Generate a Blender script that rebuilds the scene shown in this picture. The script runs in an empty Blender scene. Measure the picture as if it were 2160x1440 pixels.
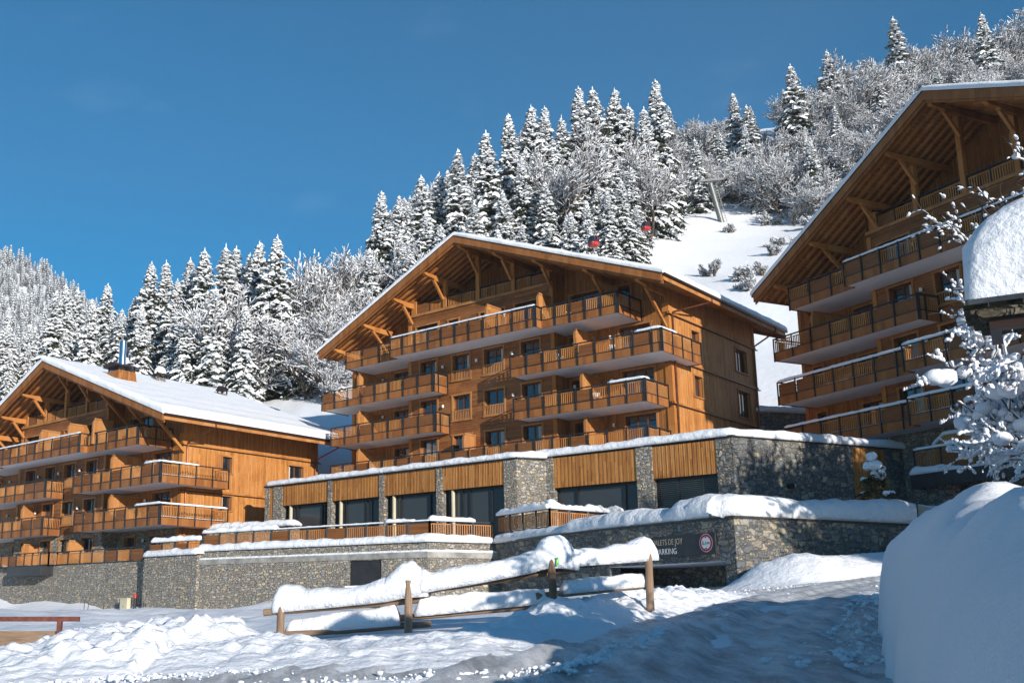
import bpy, bmesh, math, random
import numpy as np
from mathutils import Vector, Matrix, noise
R = math.radians
sc = bpy.context.scene
col = sc.collection
random.seed(7)

# ------------------------------------------------------------------ camera, sky, sun, exposure
cam = bpy.data.cameras.new("camera"); camo = bpy.data.objects.new("camera", cam); col.objects.link(camo)
camo.location = (0, 0, 1.6); camo.rotation_euler = (R(90 + 12.444), 0, 0)
cam.sensor_width = 36; cam.lens = 37.008; cam.shift_x = 0.1142; cam.shift_y = 0.0357
cam.clip_start = 0.1; cam.clip_end = 5000
sc.camera = camo
SUN_EL, SUN_TH = R(13.5), R(25.5)          # height, angle right of straight behind the camera
wd = bpy.data.worlds.new("World"); sc.world = wd; wd.use_nodes = True
wn = wd.node_tree.nodes; wl = wd.node_tree.links
bg = wn["Background"]
sky = wn.new("ShaderNodeTexSky"); sky.sky_type = 'NISHITA'; sky.sun_disc = False
sky.sun_elevation = SUN_EL; sky.sun_rotation = R(180) - SUN_TH
sky.air_density = 1.0; sky.dust_density = 0.2; sky.ozone_density = 4.0; sky.altitude = 1600
hs = wn.new("ShaderNodeHueSaturation"); hs.inputs['Hue'].default_value = 0.487; hs.inputs['Saturation'].default_value = 1.30; hs.inputs['Value'].default_value = 0.90
wl.new(sky.outputs[0], hs.inputs['Color'])
# thin high veil of cloud low over the ridge
tc = wn.new("ShaderNodeTexCoord"); mp = wn.new("ShaderNodeMapping"); mp.inputs['Scale'].default_value = (3, 3, 7)
nz = wn.new("ShaderNodeTexNoise"); nz.inputs['Scale'].default_value = 2.2; nz.inputs['Detail'].default_value = 7
cr = wn.new("ShaderNodeValToRGB"); cr.color_ramp.elements[0].position = 0.62; cr.color_ramp.elements[1].position = 1.0
cr.color_ramp.elements[0].color = (0, 0, 0, 1); cr.color_ramp.elements[1].color = (.10, .10, .10, 1)
mx = wn.new("ShaderNodeMixRGB"); mx.inputs['Color2'].default_value = (7.0, 8.0, 9.5, 1)
wl.new(tc.outputs['Generated'], mp.inputs[0]); wl.new(mp.outputs[0], nz.inputs[0]); wl.new(nz.outputs[0], cr.inputs[0])
wl.new(cr.outputs[0], mx.inputs['Fac']); wl.new(hs.outputs[0], mx.inputs['Color1']); wl.new(mx.outputs[0], bg.inputs['Color'])
bg.inputs['Strength'].default_value = 0.12
sl = bpy.data.lights.new("sun", 'SUN'); sl.energy = 5.0; sl.angle = R(0.5); sl.color = (1.0, 0.93, 0.84)
so = bpy.data.objects.new("sun", sl); col.objects.link(so)
SUNV = Vector((math.sin(SUN_TH) * math.cos(SUN_EL), -math.cos(SUN_TH) * math.cos(SUN_EL), math.sin(SUN_EL)))
so.rotation_euler = SUNV.to_track_quat('Z', 'Y').to_euler(); so.location = (20, -30, 40)
sc.view_settings.view_transform = 'Standard'; sc.view_settings.look = 'None'
sc.view_settings.gamma = 1; sc.view_settings.exposure = 0.33
sc.render.engine = 'CYCLES'
sc.cycles.max_bounces = 6; sc.cycles.diffuse_bounces = 4; sc.cycles.glossy_bounces = 3
sc.cycles.use_denoising = True

# ------------------------------------------------------------------ materials
def mat(name):
    m = bpy.data.materials.new(name); m.use_nodes = True
    return m, m.node_tree.nodes, m.node_tree.links, m.node_tree.nodes['Principled BSDF']
def rgb(c): return (c[0], c[1], c[2], 1)
def N(n, t, **k):
    x = n.new(t)
    for a, v in k.items():
        if a in x.inputs: x.inputs[a].default_value = v
        else: setattr(x, a, v)
    return x
def ramp(n, stops, interp='LINEAR'):
    r = n.new("ShaderNodeValToRGB"); r.color_ramp.interpolation = interp
    e = r.color_ramp.elements
    while len(e) < len(stops): e.new(0.5)
    for q, (p, c) in zip(e, stops): q.position = p; q.color = rgb(c)
    return r

def wood(name, cols, plank=0.14, axis='V', rough=0.62, gap=True):
    """boards along one direction: axis V = vertical boards (split along x+y), H = horizontal boards (split along z), N = no boards"""
    m, n, l, p = mat(name)
    t = N(n, "ShaderNodeTexCoord"); s = N(n, "ShaderNodeSeparateXYZ"); l.new(t.outputs['Object'], s.inputs[0])
    ad = N(n, "ShaderNodeMath", operation='ADD'); l.new(s.outputs[0], ad.inputs[0]); l.new(s.outputs[1], ad.inputs[1])
    across = s.outputs[2] if axis == 'H' else ad.outputs[0]
    along = ad.outputs[0] if axis == 'H' else s.outputs[2]
    dv = N(n, "ShaderNodeMath", operation='DIVIDE'); dv.inputs[1].default_value = plank; l.new(across, dv.inputs[0])
    fl = N(n, "ShaderNodeMath", operation='FLOOR'); l.new(dv.outputs[0], fl.inputs[0])
    fr = N(n, "ShaderNodeMath", operation='FRACT'); l.new(dv.outputs[0], fr.inputs[0])
    wnz = N(n, "ShaderNodeTexWhiteNoise", noise_dimensions='1D'); l.new(fl.outputs[0], wnz.inputs['W'])
    # board ends: each board is cut at its own lengths
    so_ = N(n, "ShaderNodeMath", operation='MULTIPLY_ADD'); so_.inputs[1].default_value = 7.0; l.new(wnz.outputs[0], so_.inputs[0])
    al = N(n, "ShaderNodeMath", operation='DIVIDE'); al.inputs[1].default_value = 2.7; l.new(along, al.inputs[0]); l.new(al.outputs[0], so_.inputs[2])
    f2 = N(n, "ShaderNodeMath", operation='FLOOR'); l.new(so_.outputs[0], f2.inputs[0])
    cv = N(n, "ShaderNodeCombineXYZ"); l.new(fl.outputs[0], cv.inputs[0]); l.new(f2.outputs[0], cv.inputs[1])
    w2 = N(n, "ShaderNodeTexWhiteNoise", noise_dimensions='3D'); l.new(cv.outputs[0], w2.inputs['Vector'])
    # grain, stretched along the board
    gx = N(n, "ShaderNodeCombineXYZ"); 
    a1 = N(n, "ShaderNodeMath", operation='MULTIPLY'); a1.inputs[1].default_value = 11; l.new(across, a1.inputs[0])
    a2 = N(n, "ShaderNodeMath", operation='MULTIPLY'); a2.inputs[1].default_value = 0.9; l.new(along, a2.inputs[0])
    l.new(a1.outputs[0], gx.inputs[0]); l.new(a2.outputs[0], gx.inputs[1]); l.new(fl.outputs[0], gx.inputs[2])
    g = N(n, "ShaderNodeTexNoise", Scale=2.0, Detail=6.0, Roughness=0.65); l.new(gx.outputs[0], g.inputs[0])
    big = N(n, "ShaderNodeTexNoise", Scale=0.55, Detail=3.0); l.new(t.outputs['Object'], big.inputs[0])
    # value = .45*board + .45*grain + .3*weathering
    k1 = N(n, "ShaderNodeMath", operation='MULTIPLY_ADD'); k1.inputs[1].default_value = 0.32; k1.inputs[2].default_value = -0.16; l.new(w2.outputs[0], k1.inputs[0])
    k2 = N(n, "ShaderNodeMath", operation='MULTIPLY_ADD'); k2.inputs[1].default_value = 0.75; l.new(g.outputs[0], k2.inputs[0]); l.new(k1.outputs[0], k2.inputs[2])
    k3 = N(n, "ShaderNodeMath", operation='MULTIPLY_ADD'); k3.inputs[1].default_value = 0.5; l.new(big.outputs[0], k3.inputs[0]); l.new(k2.outputs[0], k3.inputs[2])
    r = ramp(n, [(0.25, cols[0]), (0.62, cols[1]), (0.95, cols[2])]); l.new(k3.outputs[0], r.inputs[0])
    wr = ramp(n, [(0.50, (0, 0, 0)), (0.72, (.55, .55, .55))]); l.new(big.outputs[0], wr.inputs[0])
    wm = N(n, "ShaderNodeMixRGB"); wm.inputs['Color2'].default_value = rgb([cols[1][0] * .62 + .01, cols[1][1] * .74 + .02, cols[1][2] + .035]); wj = N(n, "ShaderNodeMath", operation='MULTIPLY'); l.new(wr.outputs[0], wj.inputs[0]); l.new(w2.outputs[0], wj.inputs[1]); l.new(wj.outputs[0], wm.inputs[0]); l.new(r.outputs[0], wm.inputs[1])
    out = wm.outputs[0]
    if gap:
        ab = N(n, "ShaderNodeMath", operation='LESS_THAN'); ab.inputs[1].default_value = 0.09; l.new(fr.outputs[0], ab.inputs[0])
        mm = N(n, "ShaderNodeMixRGB"); mm.inputs['Color2'].default_value = rgb([c * .3 for c in cols[0]]); l.new(ab.outputs[0], mm.inputs[0]); l.new(out, mm.inputs[1]); out = mm.outputs[0]
    l.new(out, p.inputs['Base Color'])
    p.inputs['Roughness'].default_value = rough; p.inputs['Specular IOR Level'].default_value = 0.3
    b = N(n, "ShaderNodeBump", Strength=0.5, Distance=0.02); l.new(k2.outputs[0], b.inputs['Height']); l.new(b.outputs[0], p.inputs['Normal'])
    return m

def plain(name, c, rough=0.6, metal=0.0, var=0.15, scale=3.0, spec=0.4):
    m, n, l, p = mat(name)
    t = N(n, "ShaderNodeTexCoord"); g = N(n, "ShaderNodeTexNoise", Scale=scale, Detail=5.0); l.new(t.outputs['Object'], g.inputs[0])
    r = ramp(n, [(0.3, [x * (1 - var) for x in c]), (0.7, [min(1, x * (1 + var)) for x in c])]); l.new(g.outputs[0], r.inputs[0]); l.new(r.outputs[0], p.inputs['Base Color'])
    p.inputs['Roughness'].default_value = rough; p.inputs['Metallic'].default_value = metal; p.inputs['Specular IOR Level'].default_value = spec
    return m

def snowmat(name, s1=1.6, s2=9.0, str1=0.5, c=(0.80, 0.815, 0.85), grit=0.0, d1=0.12):
    m, n, l, p = mat(name)
    t = N(n, "ShaderNodeTexCoord")
    a = N(n, "ShaderNodeTexNoise", Scale=s1, Detail=5.0, Roughness=0.55); l.new(t.outputs['Object'], a.inputs[0])
    b = N(n, "ShaderNodeTexNoise", Scale=s2, Detail=6.0, Roughness=0.7); l.new(t.outputs['Object'], b.inputs[0])
    k = N(n, "ShaderNodeMath", operation='MULTIPLY_ADD'); k.inputs[1].default_value = 0.3; l.new(b.outputs[0], k.inputs[0]); l.new(a.outputs[0], k.inputs[2])
    bp = N(n, "ShaderNodeBump", Strength=str1, Distance=d1); l.new(k.outputs[0], bp.inputs['Height']); l.new(bp.outputs[0], p.inputs['Normal'])
    r = ramp(n, [(0.3, [x * .96 for x in c]), (0.7, c)]); l.new(a.outputs[0], r.inputs[0])
    out = r.outputs[0]
    if grit:
        g = N(n, "ShaderNodeTexNoise", Scale=14.0, Detail=8.0, Roughness=0.8); l.new(t.outputs['Object'], g.inputs[0])
        gr = ramp(n, [(0.62, (0, 0, 0)), (0.72, (grit, grit, grit))]); l.new(g.outputs[0], gr.inputs[0])
        mm = N(n, "ShaderNodeMixRGB"); mm.inputs['Color2'].default_value = (.35, .31, .27, 1); l.new(gr.outputs[0], mm.inputs[0]); l.new(out, mm.inputs[1]); out = mm.outputs[0]
    l.new(out, p.inputs['Base Color']); p.inputs['Roughness'].default_value = 0.75; p.inputs['Specular IOR Level'].default_value = 0.25
    return m

def stonemat(name, cols, scale=2.6, sq=(1, 1, 1.9)):
    m, n, l, p = mat(name)
    t = N(n, "ShaderNodeTexCoord"); mp_ = N(n, "ShaderNodeMapping"); mp_.inputs['Scale'].default_value = sq; l.new(t.outputs['Object'], mp_.inputs[0])
    wz = N(n, "ShaderNodeTexNoise", Scale=1.7, Detail=3.0); l.new(mp_.outputs[0], wz.inputs[0])
    mxv = N(n, "ShaderNodeMixRGB", blend_type='LINEAR_LIGHT'); mxv.inputs[0].default_value = 0.12; l.new(mp_.outputs[0], mxv.inputs[1]); l.new(wz.outputs['Color'], mxv.inputs[2])
    v1 = N(n, "ShaderNodeTexVoronoi", Scale=scale, Randomness=0.85, feature='F1', distance='CHEBYCHEV'); l.new(mxv.outputs[0], v1.inputs['Vector'])
    v2 = N(n, "ShaderNodeTexVoronoi", Scale=scale, Randomness=0.85, feature='F2', distance='CHEBYCHEV'); l.new(mxv.outputs[0], v2.inputs['Vector'])
    e = N(n, "ShaderNodeMath", operation='SUBTRACT'); l.new(v2.outputs['Distance'], e.inputs[0]); l.new(v1.outputs['Distance'], e.inputs[1])
    # sub-stones in some cells
    v3 = N(n, "ShaderNodeTexVoronoi", Scale=scale * 2.3, Randomness=0.9, feature='F1', distance='CHEBYCHEV'); l.new(mxv.outputs[0], v3.inputs['Vector'])
    v4 = N(n, "ShaderNodeTexVoronoi", Scale=scale * 2.3, Randomness=0.9, feature='F2', distance='CHEBYCHEV'); l.new(mxv.outputs[0], v4.inputs['Vector'])
    e2 = N(n, "ShaderNodeMath", operation='SUBTRACT'); l.new(v4.outputs['Distance'], e2.inputs[0]); l.new(v3.outputs['Distance'], e2.inputs[1])
    pick = N(n, "ShaderNodeSeparateColor"); l.new(v1.outputs['Color'], pick.inputs[0])
    pk = N(n, "ShaderNodeMath", operation='GREATER_THAN'); pk.inputs[1].default_value = 0.45; l.new(pick.outputs[1], pk.inputs[0])
    me = N(n, "ShaderNodeMixRGB"); l.new(pk.outputs[0], me.inputs[0]); l.new(e.outputs[0], me.inputs[1])
    mn = N(n, "ShaderNodeMath", operation='MINIMUM'); l.new(e.outputs[0], mn.inputs[0]); l.new(e2.outputs[0], mn.inputs[1]); l.new(mn.outputs[0], me.inputs[2])
    mc = N(n, "ShaderNodeMixRGB"); l.new(pk.outputs[0], mc.inputs[0]); l.new(v1.outputs['Color'], mc.inputs[1]); l.new(v3.outputs['Color'], mc.inputs[2])
    sc_ = N(n, "ShaderNodeSeparateColor"); l.new(mc.outputs[0], sc_.inputs[0])
    k = len(cols); r = ramp(n, [(i / k, c) for i, c in enumerate(cols)], 'CONSTANT'); l.new(sc_.outputs[0], r.inputs[0])
    g = N(n, "ShaderNodeTexNoise", Scale=9.0, Detail=8.0, Roughness=0.75); l.new(t.outputs['Object'], g.inputs[0])
    gr = ramp(n, [(0.3, (.45, .45, .45)), (0.75, (1.25, 1.22, 1.18))]); l.new(g.outputs[0], gr.inputs[0])
    mu = N(n, "ShaderNodeMixRGB", blend_type='MULTIPLY'); mu.inputs[0].default_value = 1; l.new(r.outputs[0], mu.inputs[1]); l.new(gr.outputs[0], mu.inputs[2])
    jr = ramp(n, [(0.015, (0, 0, 0)), (0.06, (1, 1, 1))]); l.new(me.outputs[0], jr.inputs[0])
    mj = N(n, "ShaderNodeMixRGB"); mj.inputs[1].default_value = (.11, .10, .09, 1); l.new(jr.outputs[0], mj.inputs[0]); l.new(mu.outputs[0], mj.inputs[2])
    l.new(mj.outputs[0], p.inputs['Base Color']); p.inputs['Roughness'].default_value = 0.85; p.inputs['Specular IOR Level'].default_value = 0.2
    hj = ramp(n, [(0.0, (0, 0, 0)), (0.22, (1, 1, 1))]); l.new(me.outputs[0], hj.inputs[0])
    hh = N(n, "ShaderNodeMath", operation='MULTIPLY_ADD'); hh.inputs[1].default_value = 0.5; l.new(g.outputs[0], hh.inputs[0]); l.new(hj.outputs[0], hh.inputs[2])
    h3 = N(n, "ShaderNodeMath", operation='MULTIPLY_ADD'); h3.inputs[1].default_value = 0.7; l.new(sc_.outputs[2], h3.inputs[0]); l.new(hh.outputs[0], h3.inputs[2])
    b = N(n, "ShaderNodeBump", Strength=0.9, Distance=0.07); l.new(h3.outputs[0], b.inputs['Height']); l.new(b.outputs[0], p.inputs['Normal'])
    return m

W = {}
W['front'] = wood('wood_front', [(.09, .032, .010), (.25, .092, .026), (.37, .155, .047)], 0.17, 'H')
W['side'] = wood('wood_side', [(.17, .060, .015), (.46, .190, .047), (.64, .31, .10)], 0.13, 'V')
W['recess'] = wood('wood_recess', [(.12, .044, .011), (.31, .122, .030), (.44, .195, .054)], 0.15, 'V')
W['beam'] = wood('wood_beam', [(.20, .070, .016), (.40, .155, .036), (.52, .235, .064)], 0.6, 'V', gap=False)
W['barge'] = wood('wood_barge', [(.15, .050, .013), (.27, .100, .025), (.36, .148, .040)], 0.3, 'N', gap=False)
W['soffit'] = wood('wood_soffit', [(.12, .046, .014), (.25, .105, .032), (.36, .16, .052)], 0.12, 'H')
W['panel'] = wood('wood_panel', [(.11, .038, .010), (.20, .074, .019), (.27, .108, .030)], 0.055, 'H')
W['slat'] = wood('wood_slat', [(.20, .074, .020), (.38, .158, .045), (.52, .26, .088)], 0.5, 'V', gap=False)
W['annex'] = wood('wood_annex', [(.15, .055, .014), (.40, .170, .044), (.58, .29, .085)], 0.13, 'V')
W['log'] = wood('wood_log', [(.055, .036, .023), (.20, .132, .085), (.35, .25, .17)], 0.5, 'H', 0.9, gap=False)
W['logv'] = wood('wood_post', [(.06, .038, .024), (.20, .130, .083), (.34, .24, .16)], 0.5, 'V', 0.9, gap=False)
W['casing'] = wood('wood_casing', [(.20, .085, .026), (.36, .160, .052), (.48, .23, .082)], 0.6, 'V', gap=False)
W['sash'] = plain('sash_wood', (.12, .045, .016), 0.5)
W['white'] = plain('white_render', (.74, .74, .76), 0.8, var=.04)
W['dark'] = plain('dark_metal', (.022, .026, .032), 0.4, 0.3, var=.2)
W['darkpanel'] = plain('dark_cladding', (.035, .036, .040), 0.45, 0.2, var=.25)
W['copper'] = plain('copper_pipe', (.22, .085, .045), 0.35, 0.8, var=.3)
W['gutter'] = plain('brown_gutter', (.055, .030, .022), 0.4, 0.5)
W['steel'] = plain('steel_flue', (.55, .57, .60), 0.15, 1.0, var=.1)
W['galv'] = plain('galvanised_steel', (.17, .185, .18), 0.5, 0.5, var=.25)
W['concrete'] = plain('concrete', (.28, .27, .25), 0.85, var=.35, scale=2.0)
W['rust'] = plain('rusty_brown_paint', (.13, .040, .026), 0.6, 0.1, var=.35, scale=9)
W['lamp'] = plain('lamp_white', (.75, .75, .75), 0.4)
W['black'] = plain('black_paint', (.012, .012, .013), 0.5)
W['cream'] = plain('cream_cabinet', (.55, .50, .36), 0.5, var=.06)
W['red'] = plain('red_paint', (.50, .012, .010), 0.35, var=.08)
W['cloth'] = plain('navy_cloth', (.015, .02, .045), 0.9)
W['yellow'] = plain('hi_vis_yellow', (.65, .75, .05), 0.7, var=.05)
W['skin'] = plain('skin', (.50, .30, .22), 0.6, var=.05)
W['paper'] = plain('paper', (.62, .62, .75), 0.7, var=.05)
W['grass'] = plain('moss', (.10, .10, .045), 0.9, var=.5, scale=12)
W['snow'] = snowmat('snow', 1.6, 9.0, 0.5)
W['snowrough'] = snowmat('snow_lumpy', 3.5, 16.0, 0.9, grit=0.0, d1=0.10)
W['snowclod'] = snowmat('snow_clods', 5.0, 22.0, 0.9, c=(.85, .86, .89), grit=0.5, d1=0.06)
W['stone'] = stonemat('stone_warm', [(.43, .395, .34), (.50, .465, .40), (.35, .345, .335), (.55, .48, .37), (.40, .39, .385), (.47, .415, .345), (.37, .355, .325), (.60, .50, .35), (.45, .43, .39)], 3.5)
W['stoneR'] = stonemat('stone_grey', [(.25, .25, .24), (.35, .335, .30), (.18, .195, .21), (.45, .39, .29), (.22, .23, .23), (.29, .26, .22), (.16, .17, .18), (.40, .36, .29), (.24, .255, .26)], 2.2, (1, 1, 1.6))
W['interior'] = plain('dark_interior', (.03, .028, .026), 0.9, var=.4)
W['curtain'] = plain('curtain', (.55, .53, .50), 0.9, var=.1)

def glassmat():
    m, n, l, p = mat('window_glass')
    p.inputs['Base Color'].default_value = (.012, .016, .022, 1); p.inputs['Roughness'].default_value = 0.03
    p.inputs['Specular IOR Level'].default_value = 0.9; p.inputs['IOR'].default_value = 1.75
    return m
W['glass'] = glassmat()
W['shopglass'] = glassmat(); W['shopglass'].node_tree.nodes['Principled BSDF'].inputs['IOR'].default_value = 1.5; W['shopglass'].node_tree.nodes['Principled BSDF'].inputs['Base Color'].default_value = (.045, .048, .052, 1); W['shopglass'].node_tree.nodes['Principled BSDF'].inputs['Roughness'].default_value = .10; W['shopglass'].node_tree.nodes['Principled BSDF'].inputs['Specular IOR Level'].default_value = .45

def roadmat():
    m, n, l, p = mat('road_ice')
    t = N(n, "ShaderNodeTexCoord"); mp_ = N(n, "ShaderNodeMapping"); mp_.inputs['Rotation'].default_value = (0, 0, R(24)); mp_.inputs['Scale'].default_value = (3.0, .55, 1); l.new(t.outputs['Object'], mp_.inputs[0])
    a = N(n, "ShaderNodeTexNoise", Scale=0.9, Detail=8.0, Roughness=0.68); l.new(mp_.outputs[0], a.inputs[0])
    b = N(n, "ShaderNodeTexNoise", Scale=22.0, Detail=9.0, Roughness=0.85); l.new(t.outputs['Object'], b.inputs[0])
    k = N(n, "ShaderNodeMath", operation='MULTIPLY_ADD'); k.inputs[1].default_value = 0.75; l.new(b.outputs[0], k.inputs[0]); l.new(a.outputs[0], k.inputs[2])
    r = ramp(n, [(0.60, (.24, .24, .24)), (0.76, (.40, .40, .40)), (0.88, (.62, .62, .63)), (1.0, (.82, .83, .84))]); l.new(k.outputs[0], r.inputs[0]); l.new(r.outputs[0], p.inputs['Base Color'])
    p.inputs['Roughness'].default_value = 0.6
    bp = N(n, "ShaderNodeBump", Strength=0.9, Distance=0.045); l.new(k.outputs[0], bp.inputs['Height']); l.new(bp.outputs[0], p.inputs['Normal'])
    return m
W['road'] = roadmat()

def needlemat():
    m, n, l, p = mat('spruce_needles')
    t = N(n, "ShaderNodeTexCoord"); g = N(n, "ShaderNodeTexNoise", Scale=2.5, Detail=4.0); l.new(t.outputs['Object'], g.inputs[0])
    r = ramp(n, [(0.3, (.028, .036, .018)), (0.55, (.060, .068, .040)), (0.78, (.14, .135, .10))]); l.new(g.outputs[0], r.inputs[0]); l.new(r.outputs[0], p.inputs['Base Color'])
    p.inputs['Roughness'].default_value = 0.9; p.inputs['Specular IOR Level'].default_value = 0.1
    return m
W['needle'] = needlemat()
W['frosthazeneedle'] = plain('frost_haze_needles', (.20, .205, .19), .9, var=.5, scale=.6)  # snow-dusted needles, paled further so the colour itself carries distance haze
W['bark'] = plain('bark', (.10, .075, .058), 0.95, var=.4, scale=6)
W['twig'] = plain('twigs', (.085, .062, .050), 0.95, var=.4, scale=5)
W['treesnow'] = plain('snow_on_branches', (.86, .88, .91), 0.8, var=.03, spec=.15)

# ------------------------------------------------------------------ mesh helpers
class MB:
    def __init__(s, flip=False): s.v = []; s.f = []; s.m = []; s.flip = flip; s.cur = 0
    def V(s, p):
        s.v.append((-p[0], p[1], p[2]) if s.flip else (p[0], p[1], p[2])); return len(s.v) - 1
    def poly(s, pts):
        s.f.append([s.V(p) for p in pts]); s.m.append(s.cur)
    def faces(s, pts, fs):
        i = [s.V(p) for p in pts]
        for f in fs: s.f.append([i[k] for k in f]); s.m.append(s.cur)
    def box(s, a0, a1, b0, b1, z0, z1):
        s.faces([(a0, b0, z0), (a1, b0, z0), (a1, b1, z0), (a0, b1, z0), (a0, b0, z1), (a1, b0, z1), (a1, b1, z1), (a0, b1, z1)],
                [(0, 3, 2, 1), (4, 5, 6, 7), (0, 1, 5, 4), (1, 2, 6, 5), (2, 3, 7, 6), (3, 0, 4, 7)])
    def hexa(s, lo, hi):
        s.faces(lo + hi, [(0, 3, 2, 1), (4, 5, 6, 7), (0, 1, 5, 4), (1, 2, 6, 5), (2, 3, 7, 6), (3, 0, 4, 7)])
    def beam(s, p, q, w, h, up=(0, 0, 1)):
        p = Vector(p); q = Vector(q); d = (q - p)
        if d.length < 1e-6: return
        d.normalize(); up = Vector(up)
        if abs(d.dot(up)) > .98: up = Vector((0, 1, 0))
        r = d.cross(up).normalized() * (w / 2); u = r.cross(d).normalized() * (h / 2)
        s.hexa([p - r - u, p + r - u, p + r + u, p - r + u], [q - r - u, q + r - u, q + r + u, q - r + u])
    def tube(s, path, r, n=8, r2=None):
        path = [Vector(p) for p in path]; k = len(path); rings = []
        for i, p in enumerate(path):
            d = (path[min(i + 1, k - 1)] - path[max(i - 1, 0)]).normalized()
            up = Vector((0, 0, 1)) if abs(d.z) < .95 else Vector((0, 1, 0))
            x = d.cross(up).normalized(); y = x.cross(d).normalized()
            rr = r if r2 is None else r + (r2 - r) * i / (k - 1)
            rings.append([s.V(p + x * math.cos(t * 2 * math.pi / n) * rr + y * math.sin(t * 2 * math.pi / n) * rr) for t in range(n)])
        for a, b in zip(rings, rings[1:]):
            for t in range(n): s.f.append([a[t], a[(t + 1) % n], b[(t + 1) % n], b[t]]); s.m.append(s.cur)
        s.f.append(rings[0][::-1]); s.m.append(s.cur); s.f.append(rings[-1]); s.m.append(s.cur)
    def prism(s, pts, ext):
        e = Vector(ext); n = len(pts)
        s.faces([Vector(p) for p in pts] + [Vector(p) + e for p in pts], [tuple(range(n))[::-1], tuple(range(n, 2 * n))] + [(i, (i + 1) % n, n + (i + 1) % n, n + i) for i in range(n)])
    def build(s, name, mats, parent=None, smooth=False, label=None, fix=True):
        me = bpy.data.meshes.new(name); me.from_pydata(s.v, [], s.f)
        if not isinstance(mats, (list, tuple)): mats = [mats]
        for m in mats: me.materials.append(m)
        if len(mats) > 1: me.polygons.foreach_set('material_index', s.m)
        if smooth: me.polygons.foreach_set('use_smooth', [True] * len(s.f))
        if fix:
            b = bmesh.new(); b.from_mesh(me); bmesh.ops.recalc_face_normals(b, faces=b.faces); b.to_mesh(me); b.free()
        o = bpy.data.objects.new(name, me); col.objects.link(o)
        if parent: o.parent = parent
        if label: o['label'] = label
        return o

def empty(name, loc=(0, 0, 0), rz=0.0):
    o = bpy.data.objects.new(name, None); col.objects.link(o); o.location = loc; o.rotation_euler = (0, 0, rz); return o
def tag(o, label, cat, group=None, kind=None):
    o['label'] = label; o['category'] = cat
    if group: o['group'] = group
    if kind: o['kind'] = kind
    return o
def copy_tree(o, parent=None):
    c = o.copy(); col.objects.link(c); c.parent = parent
    for ch in list(o.children): copy_tree(ch, c)
    return c
def fbm(x, y, z=0.0, o=4):
    return noise.fractal(Vector((x, y, z)), 1.0, 2.0, o)

def snow_strip(mb, path, w, h, seed=0, step=0.22, amp=0.22, under=0.04, hs=None, closed_ends=True):
    """a rounded, uneven cap of snow lying along a path; path points are the middle of the surface it lies on"""
    path = [Vector(p) for p in path]; pts = []; hv = []
    for k_, (a, b) in enumerate(zip(path, path[1:])):
        n = max(1, int((b - a).length / step))
        for i in range(n): pts.append(a.lerp(b, i / n)); hv.append(hs[k_] + (hs[k_ + 1] - hs[k_]) * (.5 - .5 * math.cos(math.pi * i / n)) if hs else h)
    pts.append(path[-1]); hv.append(hs[-1] if hs else h); L = 0; k = len(pts); rings = []
    prof = [(-.5, -.12), (-.56, .25), (-.50, .62), (-.33, .90), (-.12, 1.0), (.12, 1.0), (.33, .90), (.50, .62), (.56, .25), (.5, -.12)]
    for i, p in enumerate(pts):
        d = pts[min(i + 1, k - 1)] - pts[max(i - 1, 0)]
        if i: L += (pts[i] - pts[i - 1]).length
        d.z = 0; d.normalize(); r = Vector((d.y, -d.x, 0))
        f = 1.0
        e = min(i, k - 1 - i) * step
        h = max(hv[i], .03)
        if closed_ends and not hs: f = min(1.0, math.sqrt(max(0.0, min(1.0, (e + .02) / (h * 0.8))))) 
        hh = h * (1 + amp * 1.3 * fbm(L * 0.9 / (.15 if hs else max(h, .15)) * .4, seed * 3.1, 0)) * (.35 + .65 * f)
        ring = []
        for j, (u, v) in enumerate(prof):
            nn = fbm(L * 1.6, u * 2 + seed, v * 2 + seed * 1.7, 3)
            off = 1 + amp * 0.5 * nn
            ring.append(mb.V(p + r * (u * w * off * (.8 + .2 * f) * (min(1.0, .45 + h * 1.6) if hs else 1)) + Vector((0, 0, -under if v <= 0 else v * hh * off))))
        rings.append(ring)
    for a, b in zip(rings, rings[1:]):
        for t in range(len(prof) - 1): mb.f.append([a[t], a[t + 1], b[t + 1], b[t]]); mb.m.append(mb.cur)
        mb.f.append([a[-1], a[0], b[0], b[-1]]); mb.m.append(mb.cur)
    mb.f.append(rings[0]); mb.m.append(mb.cur); mb.f.append(rings[-1][::-1]); mb.m.append(mb.cur)
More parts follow.
